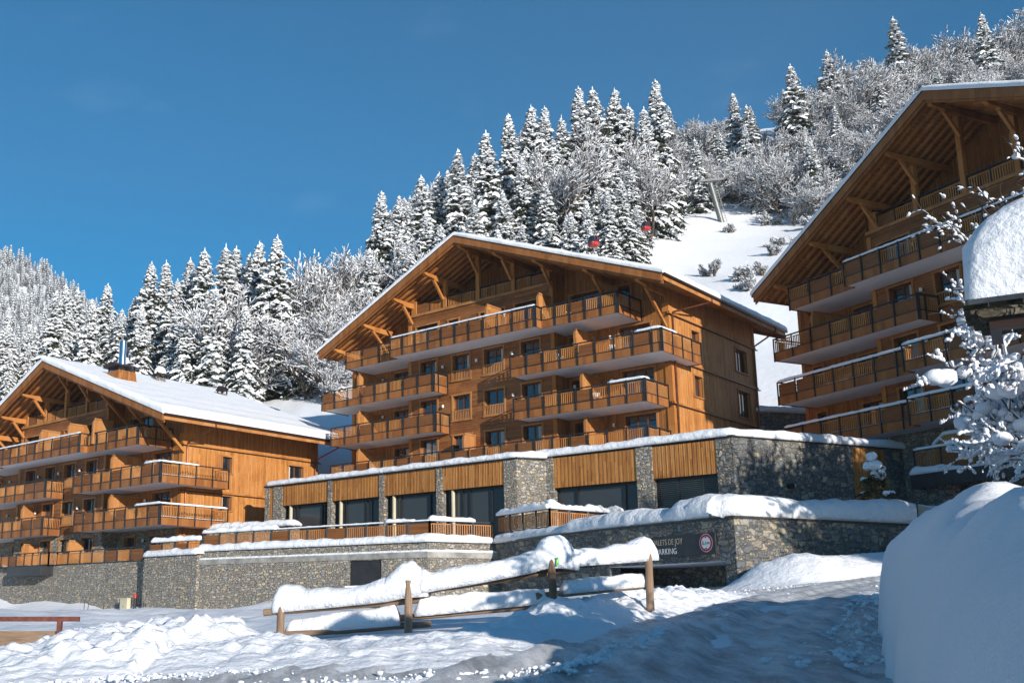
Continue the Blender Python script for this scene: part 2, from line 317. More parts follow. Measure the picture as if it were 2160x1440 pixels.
# ------------------------------------------------------------------ terrain: one smooth surface through known heights
CP = [(0,0,0),(-6,0,-.2),(7,0,.4),(0,10,.55),(0,15,.88),(-6,15,.62),(8,15,1.0),(0,21,1.2),(5,21,1.4),(9,22,1.6),(-3,22,.9),(-8,25,.45),(-15,30,.5),(-12,40,.9),(0,40,1.6),
 (8,35,2.0),(14,40,2.35),(12,44,2.2),(22,45,3.3),(30,48,4.3),(42,50,5.5),(-13,66,1.65),(-25,66,1.65),(-40,68,1.6),(-5,58,1.8),(3,56,2.1),(6,50,2.3),
 (-30,85,1.75),(-22,78,1.7),(-42,94,1.8),(-12,82,5),(5,72,4.5),(20,62,4.5),(32,62,5),(45,60,7),(-40,-10,-1),(40,-10,3),(25,20,3),(40,30,5),(0,-40,-1),(-45,30,.0),
 (-10,95,16),(2,98,18),(24,93,17),(33,96,21),(44,100,27),(-30,105,19),(-50,108,17),(-75,110,12),
 (36,120,37),(30,120,35),(37,150,54),(54,170,65),(68,172,68),(84,176,78),(100,178,88),(-12,118,25),(-28,118,24),(0,130,36),(12,142,46),(24,155,57),
 (90,200,96),(110,200,100),(70,200,92),(50,200,84),(30,190,78),(0,180,62),(-30,180,48),(-60,180,36),(-90,180,38),(60,120,42),(80,120,50),(70,95,34),(90,80,25),
 (130,220,112),(150,150,80),(60,240,110),(0,240,74),(-60,240,44),(-110,240,30),(-110,120,8),(-140,60,-4),(140,60,20),(120,0,8),(-120,0,-6)]
CPa = np.array(CP, float)
def _U(r2):
    return np.where(r2 < 1e-9, 0, r2 * np.log(r2 + 1e-12) * .5)
def _tps(P, lam):
    n = len(P); X = P[:, :2] / 50.0
    D2 = ((X[:, None] - X[None]) ** 2).sum(-1); A = np.zeros((n + 3, n + 3)); A[:n, :n] = _U(D2) + lam * np.eye(n)
    A[:n, n:] = np.c_[np.ones(n), X]; A[n:, :n] = A[:n, n:].T
    return np.linalg.solve(A, np.r_[P[:, 2], 0, 0, 0]), X
TW, TX = _tps(CPa, 0.004)
def ground(x, y):
    """height of the snow-covered ground; x, y may be arrays"""
    x = np.asarray(x, float) / 50; y = np.asarray(y, float) / 50
    out = TW[-3] + TW[-2] * x + TW[-1] * y
    for (cx, cy), w in zip(TX, TW[:-3]): out = out + w * _U((x - cx) ** 2 + (y - cy) ** 2)
    return out
def seg_dist(x, y, line):
    """distance to a polyline with a value at each vertex -> (distance, value)"""
    best = np.full(np.shape(x), 1e9); val = np.zeros(np.shape(x)); sg = np.zeros(np.shape(x))
    for (x0, y0, v0), (x1, y1, v1) in zip(line, line[1:]):
        dx, dy = x1 - x0, y1 - y0; t = np.clip(((x - x0) * dx + (y - y0) * dy) / (dx * dx + dy * dy), 0, 1)
        d = np.hypot(x - x0 - t * dx, y - y0 - t * dy); c = d < best
        best = np.where(c, d, best); val = np.where(c, v0 + (v1 - v0) * t, val); sg = np.where(c, np.sign(dx * (y - y0) - dy * (x - x0)), sg)
    return best, val, sg
def axis(pts):
    out = []
    for a, b, s in pts:
        n = int(round((b - a) / s)); out += [a + (b - a) * i / n for i in range(n)]
    return np.array(out + [pts[-1][1]])
def grid_mesh(name, xs, ys, Z, m, keep=None, smooth=True):
    nx, ny = len(xs), len(ys); X, Y = np.meshgrid(xs, ys); v = np.c_[X.ravel(), Y.ravel(), Z.ravel()]
    i = np.arange(nx * ny).reshape(ny, nx); f = np.stack([i[:-1, :-1], i[:-1, 1:], i[1:, 1:], i[1:, :-1]], -1).reshape(-1, 4)
    if keep is not None:
        k = keep.ravel(); f = f[k[f].any(1)]; u = np.unique(f); mp_ = np.full(nx * ny, -1); mp_[u] = np.arange(len(u)); v = v[u]; f = mp_[f]
    me = bpy.data.meshes.new(name); me.from_pydata(v.tolist(), [], f.tolist()); me.materials.append(m)
    me.polygons.foreach_set('use_smooth', [smooth] * len(f))
    o = bpy.data.objects.new(name, me); col.objects.link(o); return o
def nfield(xs, ys, s, seed, o=4):
    return np.array([[fbm(x * s + seed, y * s - seed, seed * .7, o) for x in xs] for y in ys])

xs = axis([(-160, -40, 6), (-40, -14, 1.2), (-14, 14, .35), (14, 45, .9), (45, 160, 5)]); ys = axis([(-40, 4, 4), (4, 28, .35), (28, 75, 1.0), (75, 260, 3.0)])
X, Y = np.meshgrid(xs, ys); Z = ground(X, Y)
Zn = nfield(xs, ys, .25, 3.3, 3); near = np.clip((Y - 5) / 40, .12, 1)
Z = Z + Zn * .28 * near + nfield(xs, ys, .045, 9.1, 3) * 1.4 * np.clip((Y - 85) / 30, 0, 1)
# long shallow drift lines on the open field at the left
fx = np.clip((-X - 1) / 6, 0, 1) * np.clip((Y - 24) / 4, 0, 1) * np.clip((62 - Y) / 6, 0, 1)
Z = Z + fx * .10 * np.sin((X * .55 + Y * .83) * 1.9 + 2.5 * Zn) + fx * .04 * np.sin((X * .5 + Y * .86) * 5.3 + 4 * Zn)
o = grid_mesh('snow_ground', xs, ys, Z, W['snow']); tag(o, 'snow covered ground and slope around and behind the chalets', 'ground', kind='structure')

# road of packed snow and bare patches
LE = [(-4.6, 11.0), (-3.9, 12.4), (-2.4, 13.6), (.2, 15.0), (2.2, 18.2), (4.2, 21.5), (7.0, 26), (10.0, 31), (14.5, 37), (20.5, 42.0), (30, 45.5), (42, 48)]
RE = [(-4.8, 9.4), (1.5, 4.5), (3.6, 8), (5.0, 11), (6.9, 15), (9.2, 20), (13.5, 28), (19.5, 35), (26, 39.5), (33, 42), (43, 44)]
road_poly = LE + RE[::-1]
def inside(X, Y, poly):
    c = np.zeros(X.shape, bool); n = len(poly)
    for i in range(n):
        x0, y0 = poly[i]; x1, y1 = poly[(i + 1) % n]
        k = ((y0 > Y) != (y1 > Y)) & (X < (x1 - x0) * (Y - y0) / ((y1 - y0) if y1 != y0 else 1e-9) + x0); c ^= k
    return c
def zone(x0, x1, sx, y0, y1, sy):
    a = np.arange(x0, x1, sx); b = np.arange(y0, y1, sy); return a, b, *np.meshgrid(a, b)
xa, ya, XX, YY = zone(-6, 43, .13, 4, 48, .13)
ZZ = ground(XX, YY) + .035 + np.array([[fbm(x * 2.0, y * .9, 5, 3) for x in xa] for y in ya]) * .022 + np.array([[fbm(x * 3.1 + y * 1.2, y * 2.6 - x * .8, 8, 4) for x in xa] for y in ya]) * .014 + (.28 * .12 + .02)
# ruts left by wheels
rd, rv, rs = seg_dist(XX, YY, [(1.5, 4, 0), (2.6, 12, 0), (4.6, 18, 0), (8.2, 25, 0), (14, 33.5, 0), (22, 39.8, 0), (42, 46, 0)])
ZZ = ZZ + .05 * np.cos(rd * 3.1) * np.exp(-rd * .25) + .02 * np.cos(rd * 11 + 1)
o = grid_mesh('road', xa, ya, ZZ, W['road'], inside(XX, YY, road_poly)); tag(o, 'cleared road of packed snow and wet asphalt', 'road', kind='structure')

# ploughed snow berms: rough piles thrown up beside the road
def rough(x, y, s=1.0):
    """heap of broken snow blocks"""
    p = Vector((x * 1.9 * s, y * 1.9 * s, 3.3)); d, _ = noise.voronoi(p); e, _ = noise.voronoi(p * 2.3 + Vector((5, 1, 2)))
    g_, _ = noise.voronoi(p * 5.1); return .045 * (1 - g_[0] * 1.6) + .16 * (1 - d[0] * 1.6) + .09 * (1 - e[0] * 1.5) + .14 * fbm(x * .9, y * .9, 7, 5)
def berm(name, line, wl_, wr_, x0, x1, y0, y1, step, label, rg=1.0):
    xa, ya, XX, YY = zone(x0, x1, step, y0, y1, step)
    d, v, s = seg_dist(XX, YY, line); wl_ = wl_(XX) if callable(wl_) else wl_; wr_ = wr_(XX) if callable(wr_) else wr_; w = np.where(s > 0, wl_, wr_); t = np.clip(d / w, 0, 1)
    h = v * (1 - t * t) ** 1.3
    NZ = np.array([[rough(x, y) for x in xa] for y in ya])
    z = ground(XX, YY) + h + NZ * rg * np.clip(h * 3.0, 0, 1) * (.4 + v) - .02
    o = grid_mesh(name, xa, ya, z, W['snowclod'], (t < 1) & (v > .02)); return tag(o, label, 'snow bank')
berm('snow_bank', [(-13, 14.6, .42), (-9, 15.0, .34), (-7.2, 15.6, .36), (-6.2, 16.0, .26), (-5.2, 16.6, .50), (-4.5, 17.1, .62), (-3.7, 17.2, .60), (-2.9, 17.3, .60), (-2.2, 16.9, .34), (-.9, 16.4, .24), (.4, 16.5, .24), (1.3, 17.2, .26), (2.3, 18.8, .32), (3.3, 21.0, .42), (4.6, 22.9, .46), (6.0, 24.9, .46), (7.4, 27, .34), (9, 29.6, .12)],
     lambda X_: np.where(X_ > -2.7, 1.15, 1.5), lambda X_: np.where(X_ > .5, np.maximum(1.7, 3.6 - (X_ - .5) * .9), 3.6), -13.5, 11, 10.5, 31.5, .06, 'rough heap of sunlit ploughed snow in front of the wooden fence')
berm('snow_bank', [(12.8, 40.6, .05), (13.7, 41.3, .45), (14.6, 41.9, 1.05), (15.8, 42.4, 1.3), (17.6, 43.2, 1.0), (20.5, 44.6, .9), (23.5, 45.8, 1.1), (27, 47.2, 1.2)], 2.0, 3.0, 8, 29, 34, 50, .14,
     'smooth mound of snow against the corner of the stone parking wall', .25)

# big smooth bank at the right
xa, ya, XX, YY = zone(.3, 22, .07, 1.2, 26, .09)
NA = np.array([[fbm(x * .55, y * .55, 2, 4) for x in xa] for y in ya]); NB = np.array([[fbm(x * 2.2, y * 2.2, 8, 4) for x in xa] for y in ya])
edge = .452 * YY + .04 + .16 * NA * np.clip((YY - 6) / 6, .3, 1)
s_ = XX - edge
top = np.interp(YY, [1, 3, 5, 7, 9, 12, 15, 18, 20.5, 23, 26], [1.60, 1.86, 2.13, 2.38, 2.60, 2.80, 2.90, 2.98, 2.8, 2.3, 2.2])
gz = ground(XX, YY); H = np.maximum(top - gz, .25)
t = np.clip(s_ / np.interp(YY, [5, 12, 19], [1.25, .85, .5]), 0, 1); prof = np.sqrt(np.clip(1 - (1 - t) ** 2.4, 0, 1)) * .93 + .07 * t
z = gz + H * prof + np.clip(s_ - 1.2, 0, 3) * .05 + .20 * NA * t + .045 * NB * t - .03 * (1 - t) - .10 * np.exp(-((XX - .62 * YY - .35 + .5 * NA) / .16) ** 2) * t
fade = np.clip((25.5 - YY) / 3.5, 0, 1); z = gz + (z - gz) * fade
o = grid_mesh('snow_bank', xa, ya, z, snowmat('snow_bank_face', .8, 26.0, .55, d1=.10), s_ > -.02); tag(o, 'huge smooth shaded bank of deep snow beside the road in the near right corner', 'snow bank')

# clods broken off the banks
def clod_proto(k):
    b = bmesh.new(); bmesh.ops.create_icosphere(b, subdivisions=2, radius=1)
    for v in b.verts:
        q = v.co.normalized(); v.co = q * (1 + .38 * fbm(q.x * 1.4 + k * 7, q.y * 1.4, q.z * 1.4, 3)); v.co.z *= .75
    out = ([tuple(v.co) for v in b.verts], [[v.index for v in f.verts] for f in b.faces]); b.free(); return out
CL = [clod_proto(k) for k in range(4)]
rnd = random.Random(4); mb = MB()
def clods(line, n, w, smin, smax, pw=5.0):
    n = int(n * 1.3); smax *= .62
    for i in range(n):
        t = rnd.random() * (len(line) - 1); k = int(t); f = t - k; (x0, y0), (x1, y1) = line[k], line[k + 1]
        x = x0 + (x1 - x0) * f + rnd.gauss(0, w); y = y0 + (y1 - y0) * f + rnd.gauss(0, w); s = smin + (smax - smin) * rnd.random() ** pw
        g = float(ground(x, y)) + .09; vs, fs = CL[rnd.randrange(4)]; a = rnd.random() * 6.28; c, q = math.cos(a) * s, math.sin(a) * s
        mb.faces([(x + v[0] * c - v[1] * q, y + v[0] * q + v[1] * c, g + v[2] * s + s * .25) for v in vs], fs)
clods([(-6, 12.8), (-3.2, 13.7), (.2, 15.0), (2.0, 18), (4.0, 21.3)], 700, .28, .014, .07)
clods([(-9, 12.0), (-5, 11.9), (-1.5, 12.35), (.6, 12.9), (2.0, 13.1)], 500, .30, .012, .08)
clods([(1.9, 13.2), (2.6, 14.4), (3.8, 16.6), (4.7, 18.4)], 380, .12, .012, .085)
clods([(5.2, 13), (6.2, 15.2), (8.0, 19), (11, 24.5), (15, 31), (20, 37)], 800, .30, .012, .105)
clods([(4.2, 21.3), (7, 25.8), (10, 31), (14.5, 37)], 420, .30, .015, .08)
clods([(4.4, 18.5), (6.5, 21.5), (10, 27.5)], 160, .2, .015, .07)
o = mb.build('snow_clods', W['snowclod'], smooth=True, fix=False); tag(o, 'crumbled lumps of snow scattered along the edges of the road', 'snow', kind='stuff')
# low snow spilled over the near left road edge
berm('snow_bank', [(-14, 11.2, .3), (-9, 11.6, .3), (-5.2, 11.7, .24), (-3.2, 12.0, .12), (-1.2, 12.3, .1), (.6, 12.8, .12), (1.9, 13.0, .06)], .55, .9, -14.5, 2.8, 10.2, 14, .06,
     'low strip of broken snow along the bottom edge of the picture')
# ------------------------------------------------------------------ chalets. Local frame: a = along the front towards the far left end, b = inwards, z = up
def wall(mb, axis_, const, u0, u1, z0, zt, holes=(), depth=.3, splits=(), inward=1):
    """a wall sheet with openings and their reveals. axis_ 'a': runs along a at b=const; 'b': runs along b at a=const. zt: height or function"""
    ztf = zt if callable(zt) else (lambda u: zt)
    us = sorted(set([u0, u1] + [h[k] for h in holes for k in (0, 1) if u0 < h[k] < u1] + [s for s in splits if u0 < s < u1]))
    P = (lambda u, d, z: (u, const + d * inward, z)) if axis_ == 'a' else (lambda u, d, z: (const + d * inward, u, z))
    for ua, ub in zip(us, us[1:]):
        um = (ua + ub) / 2; hs_ = sorted([h for h in holes if h[0] <= um <= h[1]], key=lambda h: h[2]); z = z0
        for h in hs_:
            if h[2] > z + 1e-4: mb.poly([P(ua, 0, z), P(ub, 0, z), P(ub, 0, h[2]), P(ua, 0, h[2])])
            z = h[3]
        if max(ztf(ua), ztf(ub)) > z: mb.poly([P(ua, 0, z), P(ub, 0, z), P(ub, 0, max(z, ztf(ub))), P(ua, 0, max(z, ztf(ua)))])
    for h in holes:
        a, b, c, d = h[:4]
        mb.poly([P(a, 0, c), P(a, depth, c), P(a, depth, d), P(a, 0, d)]); mb.poly([P(b, 0, c), P(b, 0, d), P(b, depth, d), P(b, depth, c)])
        mb.poly([P(a, 0, d), P(a, depth, d), P(b, depth, d), P(b, 0, d)]); mb.poly([P(a, 0, c), P(b, 0, c), P(b, depth, c), P(a, depth, c)])

def window(root, axis_, const, h, depth=.3, inward=1, kind='w', rail=False, casing=None):
    a, b, c, d = h[:4]; g = MB(True); i = inward
    def bx(m, u0, u1, d0, d1, z0, z1):
        q0, q1 = const + d0 * i, const + d1 * i; q0, q1 = min(q0, q1), max(q0, q1)
        m.box(u0, u1, q0, q1, z0, z1) if axis_ == 'a' else m.box(q0, q1, u0, u1, z0, z1)
    w = .13
    bx(g, a - w, a, -.05, .03, c, d); bx(g, b, b + w, -.05, .03, c, d); bx(g, a - w - .04, b + w + .04, -.07, .032, d, d + w)
    if kind == 'w': bx(g, a - w - .03, b + w + .03, -.09, .034, c - .1, c)
    if rail:
        n = int((b - a) / .15)
        for k in range(n + 1): u = a + .05 + (b - a - .1) * k / n; bx(g, u - .025, u + .025, -.03, .02, c + .05, c + .66)
        bx(g, a, b, -.05, .035, c + .66, c + .74); bx(g, a, b, -.05, .035, c + .01, c + .07)
    f = g.build('window', casing or W['casing'], root)
    s = MB(True); w = .07; D = depth - .08
    bx(s, a, a + w, D, D + .07, c, d); bx(s, b - w, b, D, D + .07, c, d); bx(s, a + w, b - w, D, D + .07, d - w, d); bx(s, a + w, b - w, D, D + .07, c, c + w)
    n = 1 if (b - a) < 1.0 else (2 if (b - a) < 2.0 else 3)
    for k in range(1, n): u = a + (b - a) * k / n; bx(s, u - .06, u + .06, D - .01, D + .08, c + w, d - w)
    s.build('sash', W['sash'], f)
    p = MB(True); bx(p, a + w, b - w, D + .035, D + .045, c + w, d - w); p.build('pane', W['glass'], f)
    hsh = math.sin(a * 12.9898 + d * 78.233 + const * 3.1) * 43758.5453; hsh -= math.floor(hsh)
    if hsh < .55 and (b - a) > .9:
        k = MB(True); wd_ = (b - a) * (.16 + .25 * hsh)
        for q in range(5): bx(k, a + w + wd_ * q / 5, a + w + wd_ * (q + .8) / 5, D + .022 - .006 * (q % 2), D + .034, c + w, d - w)
        k.build('curtain', W['curtain'], f)
    return f

def partition(root, axis_a, b0, b1, z0, h=2.0, t=.14):
    m = MB(True); k = .36
    pts = [(axis_a, b0, z0), (axis_a, b0, z0 + h - k), (axis_a, b0 + k * .55, z0 + h), (axis_a, b0 + k * 1.6, z0 + h), (axis_a, b1 - .5, z0 + h), (axis_a, b1, z0 + h), (axis_a, b1, z0)]
    m.prism(pts, (t, 0, 0))
    m2 = m.build('partition', W['slat'], root)
    f = MB(True)
    f.beam((axis_a - .02, b0 + .06, z0), (axis_a - .02, b0 + .06, z0 + h - k), .05, .12); f.beam((axis_a - .02, b0 + .1, z0 + h - .06), (axis_a - .02, b1, z0 + h - .06), .05, .12)
    f.beam((axis_a - .02, b0 + .03, z0 + h - k - .03), (axis_a - .02, b0 + .24, z0 + h - .05), .05, .11)
    f.build('trim', W['casing'], m2)

def railing(parent, segs, zb, zr, snow=(), fascia=True, post=.06, out=.03, names=('railing_frame', 'infill_panel', 'balusters'), ft=.52, closed_posts=True, flip=True):
    """segs: list of ((a0,b0),(a1,b1),types). zb slab bottom, zr rail top"""
    fr = MB(flip)
    for si, (p, q, ty) in enumerate(segs):
        p = Vector((*p, 0)); q = Vector((*q, 0)); L = (q - p).length; d = (q - p).normalized(); off_ = Vector((-d.y, d.x, 0)) * (.075 if fascia else 0); n = len(ty); w = [{'P': 1.0, 'B': 1.0, 'b': .45, 'p': .7}[c] for c in ty]; T = sum(w)
        u = 0.0; zp = zb + ft + .08 if fascia else zb + .10
        fr.beam(p + Vector((0, 0, zr - .035)), q + Vector((0, 0, zr - .035)), .11, .07)
        fr.beam(p + off_ * .4 + Vector((0, 0, zp - .05)), q + off_ * .4 + Vector((0, 0, zp - .05)), .05, .05)
        for k, c in enumerate(ty):
            u1 = u + L * w[k] / T; a = p + d * u; b = p + d * u1
            pz = zb - .02 if fascia else zb
            fr.beam(a + off_ + Vector((0, 0, pz)), a + off_ + Vector((0, 0, zr - .02)), post * 1.1, post * 1.1)
            if k == n - 1: fr.beam(b + off_ + Vector((0, 0, pz)), b + off_ + Vector((0, 0, zr - .02)), post * 1.1, post * 1.1)
            m = MB(flip); i0 = a + d * .05; i1 = b - d * .05
            if c in 'Pp':
                m.beam(i0 + Vector((0, 0, (zp + zr - .17) / 2)), i1 + Vector((0, 0, (zp + zr - .17) / 2)), .035, zr - .17 - zp)
                m.build(names[1], W['panel'], parent)
            else:
                m.beam(i0 + Vector((0, 0, zr - .20)), i1 + Vector((0, 0, zr - .20)), .05, .05)
                k2 = max(2, int(round((i1 - i0).length / .155)))
                for j in range(k2 + 1):
                    x = i0.lerp(i1, (j + .3) / (k2 + .6)); m.beam(x + Vector((0, 0, zp)), x + Vector((0, 0, zr - .22)), .035, .058, up=(d.x, d.y, 0))
                m.build(names[2], W['slat'], parent)
            u = u1
        for sn in [x for x in snow if (x if isinstance(x, int) else x[0]) == si]:
            t0, t1 = (0, 1) if isinstance(sn, int) else sn[1:]
            s = MB(flip); snow_strip(s, [p.lerp(q, t0) + Vector((0, 0, zr)), p.lerp(q, t1) + Vector((0, 0, zr))], .14, .09 + .04 * (si % 2), seed=si + p.x); s.build('snow_cap', W['snow'], parent, smooth=True)
    fr.build(names[0], W['dark'], parent)

def balcony(root, poly, segs, zr, snow=(), zh=1.5):
    """poly: footprint (a,b) of the slab; segs carry the railing along its free edges"""
    zb = zr - zh; m = MB(True); m.cur = 0
    m.prism([(a, b, zb + .05) for a, b in poly], (0, 0, .28))
    m.cur = 1
    for p, q, ty in segs:
        d = (Vector((*q, 0)) - Vector((*p, 0))).normalized(); nrm = Vector((d.y, -d.x, 0))
        a = Vector((*p, zb + .26)); b = Vector((*q, zb + .26))
        m.beam(a, b, .07, .52)
    o = m.build('balcony', [W['white'], W['barge']], root)
    railing(o, [((p[0], p[1]), (q[0], q[1]), ty) for p, q, ty in segs], zb, zr, snow)
    f = MB(True)    # snow lying on the floor edge behind the rail
    for sn in snow:
        i, t0, t1 = (sn, 0, 1) if isinstance(sn, int) else sn; p, q, ty = segs[i]; p, q = Vector((*p, 0)).lerp(Vector((*q, 0)), t0).xy, Vector((*p, 0)).lerp(Vector((*q, 0)), t1).xy; c = Vector((sum(x for x, _ in poly) / len(poly), sum(y for _, y in poly) / len(poly), 0))
        d = (Vector((*q, 0)) - Vector((*p, 0))).normalized(); nn = Vector((-d.y, d.x, 0))
        if (c - Vector((*p, 0))).dot(nn) < 0: nn = -nn
        snow_strip(f, [Vector((*p, zb + .55)) + nn * .2 + d * .1, Vector((*q, zb + .55)) + nn * .2 - d * .1], .3, .12, seed=i + 4)
    if f.f: f.build('floor_snow', W['snow'], o, smooth=True)
    return o

def chair(loc, rz, label, white=True):
    t = empty('garden_chair', loc, rz); m = W['lamp'] if white else W['sash']
    g = MB(); g.box(-.24, .24, -.22, .22, .40, .44); g.build('seat', m, t)
    g = MB()
    for k in range(5): g.beam((-.20 + .1 * k, .21, .44), (-.20 + .1 * k, .32, .88), .06, .02)
    g.beam((-.24, .33, .88), (.24, .33, .88), .03, .06); g.build('backrest', m, t)
    for x in (-.22, .22):
        for y in (-.2, .2): g = MB(); g.beam((x, y, 0), (x, y, .62 if y < 0 else .42), .04, .04); g.build('leg', m, t)
        g = MB(); g.box(x - .03, x + .03, -.22, .26, .62, .65); g.build('armrest', m, t)
    return tag(t, label, 'chair', 'chairs out on the balconies')

def chalet(P):
    root = empty('chalet', P['loc'], P['rz'])
    tag(root, P['label'], 'chalet')
    PKa, PKz, aL, zL, aR, zR = P['roof']; b0, b1 = P['b0'], P['b1']; sL = (PKz - zL) / (aL - PKa); sR = (PKz - zR) / (PKa - aR)
    ZR = lambda a: PKz - (sL * (a - PKa) if a > PKa else sR * (PKa - a))
    ZU = lambda a: ZR(a) - .30
    z0 = P['z0']; BL, BR = 21.3, 7.9; ATT = 23.95; WL = P['wl']; DB = P['deep']
    # ---- front bay, horizontal boards
    cols_ = [(18.5, 20.1), (15.35, 16.95), (12.3, 14.0), (9.15, 10.72)]
    holes = [(18.35, 20.5, 21.0, 22.95), (16.35, 17.3, 21.0, 22.9), (12.1, 14.3, 21.0, 22.9), (9.0, 11.15, 21.0, 22.95)]
    rails = [0] * 4
    for zt_, zf in P['floors']:
        for k, (u0, u1) in enumerate(cols_):
            mid = k in (1, 2); holes.append((u0, u1, zf + (.22 if mid else 0), zt_)); rails.append(1 if mid and zf > P['norail'] else 0)
    zs = P['stone_top']
    m = MB(True); wall(m, 'a', -1.4, BR, BL, zs, ATT, [h for h in holes if h[2] >= zs - .01], .34); m.build('wall', W['front'], root)
    m = MB(True)
    m.poly([(BR, -1.4, zs), (BR, 1.6, zs), (BR, 1.6, ZU(BR)), (BR, -1.4, ZU(BR))]); m.build('side_wall', W['recess'], root)
    m = MB(True); m.poly([(BL, -1.4, zs), (BL, 1.6, zs), (BL, 1.6, ZU(BL)), (BL, -1.4, ZU(BL))])
    m.build('side_wall', W['recess'], root)
    if zs > z0:
        m = MB(True); wall(m, 'a', -1.4, BR, BL, z0, zs, [h for h in holes if h[2] < zs - .01], .34)
        wall(m, 'a', 0, 0, BR, z0, zs, [h for h in P['rh'] if h[2] < zs - .01], .3); wall(m, 'a', 0, BL, WL, z0, zs, [h for h in P['lh'] if h[2] < zs - .01], .3)
        m.poly([(BR, -1.4, z0), (BR, 0, z0), (BR, 0, zs), (BR, -1.4, zs)]); m.poly([(BL, -1.4, z0), (BL, 0, z0), (BL, 0, zs), (BL, -1.4, zs)])
        m.build('stone_wall', W['stone'], root)
    for h, r_ in zip(holes, rails):
        window(root, 'a', -1.4, h, .34, rail=bool(r_), kind='w' if h[3] - h[2] < 2.0 and r_ else 'd')
    # ---- set back walls each side of the bay, vertical boards
    m = MB(True)
    wall(m, 'a', 0, 0, BR, zs, ZU, [h for h in P['rh'] if h[2] >= zs - .01], .3); wall(m, 'a', 0, BL, WL, zs, ZU, [h for h in P['lh'] if h[2] >= zs - .01], .3)
    wall(m, 'a', 1.6, BR, BL, ATT - .1, ZU, [(10.6, 12.0, ATT + .05, 26.0), (15.5, 17.5, ATT + .05, 26.0)], .2, splits=[PKa])
    m.build('wall', W['recess'], root)
    for h in P['rh']: window(root, 'a', 0, h, .3, kind='d')
    for h in P['lh']: window(root, 'a', 0, h, .3, kind='d')
    window(root, 'a', 1.6, (10.6, 12.0, ATT + .05, 26.0), .2, kind='d'); window(root, 'a', 1.6, (15.5, 17.5, ATT + .05, 26.0), .2, kind='d')
    # ---- sides and back
    m = MB(True); wall(m, 'b', 0, 0, DB, P['side_z0'], ZU(0), P['sh'], .28, inward=1); m.build('wall', W['side'], root)
    for h in P['sh']: window(root, 'b', 0, h, .28, inward=1)
    m = MB(True); wall(m, 'b', WL, 0, DB, z0, ZU(WL)); wall(m, 'a', DB, 0, WL, z0, ZU, splits=[PKa]); m.build('back_wall', W['recess'], root)
    # dark floors behind the openings and loggia floor
    m = MB(True); m.box(BR, BL, -1.38, 1.6, ATT - .22, ATT - .02); m.build('loggia_floor', W['beam'], root)
    # ---- belt courses on the side wall
    m = MB(True)
    for zb in P['belts']:
        m.cur = 0; m.box(-.09, 0, -.09, DB + .1, zb, zb + .16); m.box(-.09, P['belt_a'], -.09, 0, zb, zb + .16); m.cur = 1; m.box(-.15, 0, -.15, DB + .35, zb - .05, zb - .002); m.box(-.15, P['belt_a'], -.15, 0, zb - .05, zb - .002)
    m.build('belt_course', [W['beam'], W['gutter']], root)
    # ---- corner boards
    m = MB(True)
    bz = sorted(P['belts']) + [P['cap_z']]; zlo = P['side_z0']
    for zb in bz:
        zt_ = zb - .25 if zb in P['belts'] else zb
        m = MB(True); m.hexa([(-.05, -.07, zlo), (.42, -.07, zlo), (.42, .02, zlo), (-.05, .38, zlo)], [(-.05, -.07, zt_), (.42, -.07, zt_), (.42, .02, zt_), (-.05, .38, zt_)]); m.build('corner_board', W['beam'], root); zlo = zb + .17
    for q in ((BR, BR + .3, -1.46, -1.38, zs, ATT), (BL - .3, BL, -1.46, -1.38, zs, ATT - .3), (WL - .25, WL + .04, -.06, .0, zs, ZU(WL)), (-.05, .0, DB - .3, DB + .05, P['side_z0'], ZU(0) - .1)): m = MB(True); m.box(*q); m.build('corner_board', W['beam'], root)
    # sill board below the loggia railing
    m = MB(True); m.box(BR - .02, BL + .02, -1.5, -1.4, ATT - .14, ATT + .06); m.build('sill', W['casing'], root)
    # ---- loggia posts and railing
    for a_, ht in ((20.75, 25.1), (17.68, 0), (14.5, 0), (11.3, 0), (8.3, 0)):
        m = MB(True); w = .30 if ht == 0 else .5; m.box(a_ - w / 2, a_ + w / 2, -1.42, -1.12, ATT + .06, ht or ZU(a_) - .42); m.build('post', W['beam'], root)
    m = MB(True); m.box(20.9, 21.28, -1.2, -1.0, ATT, ZU(21.1)); m.build('post', W['beam'], root)
    r = MB(True); r.box(BR, BL, -1.3, -1.28, ATT, ATT + .01); rr = r.build('loggia_railing', W['dark'], root)
    railing(rr, [((20.5, -1.3), (17.9, -1.3), 'PB'), ((17.45, -1.3), (14.7, -1.3), 'BB'), ((14.3, -1.3), (11.5, -1.3), 'BB'), ((11.1, -1.3), (8.5, -1.3), 'BP')], ATT + .02, ATT + 1.02, fascia=False)
    # ---- roof deck, verge boards, rafters, purlins, struts
    m = MB(True)
    for u0, u1 in ((aR, PKa), (PKa, aL)):
        m.hexa([(u0, b0 + .12, ZR(u0) - .24), (u1, b0 + .12, ZR(u1) - .24), (u1, b1, ZR(u1) - .24), (u0, b1, ZR(u0) - .24)], [(u0, b0 + .12, ZR(u0) - .02), (u1, b0 + .12, ZR(u1) - .02), (u1, b1, ZR(u1) - .02), (u0, b1, ZR(u0) - .02)])
    roof = m.build('roof', W['soffit'], root)
    m = MB(True)
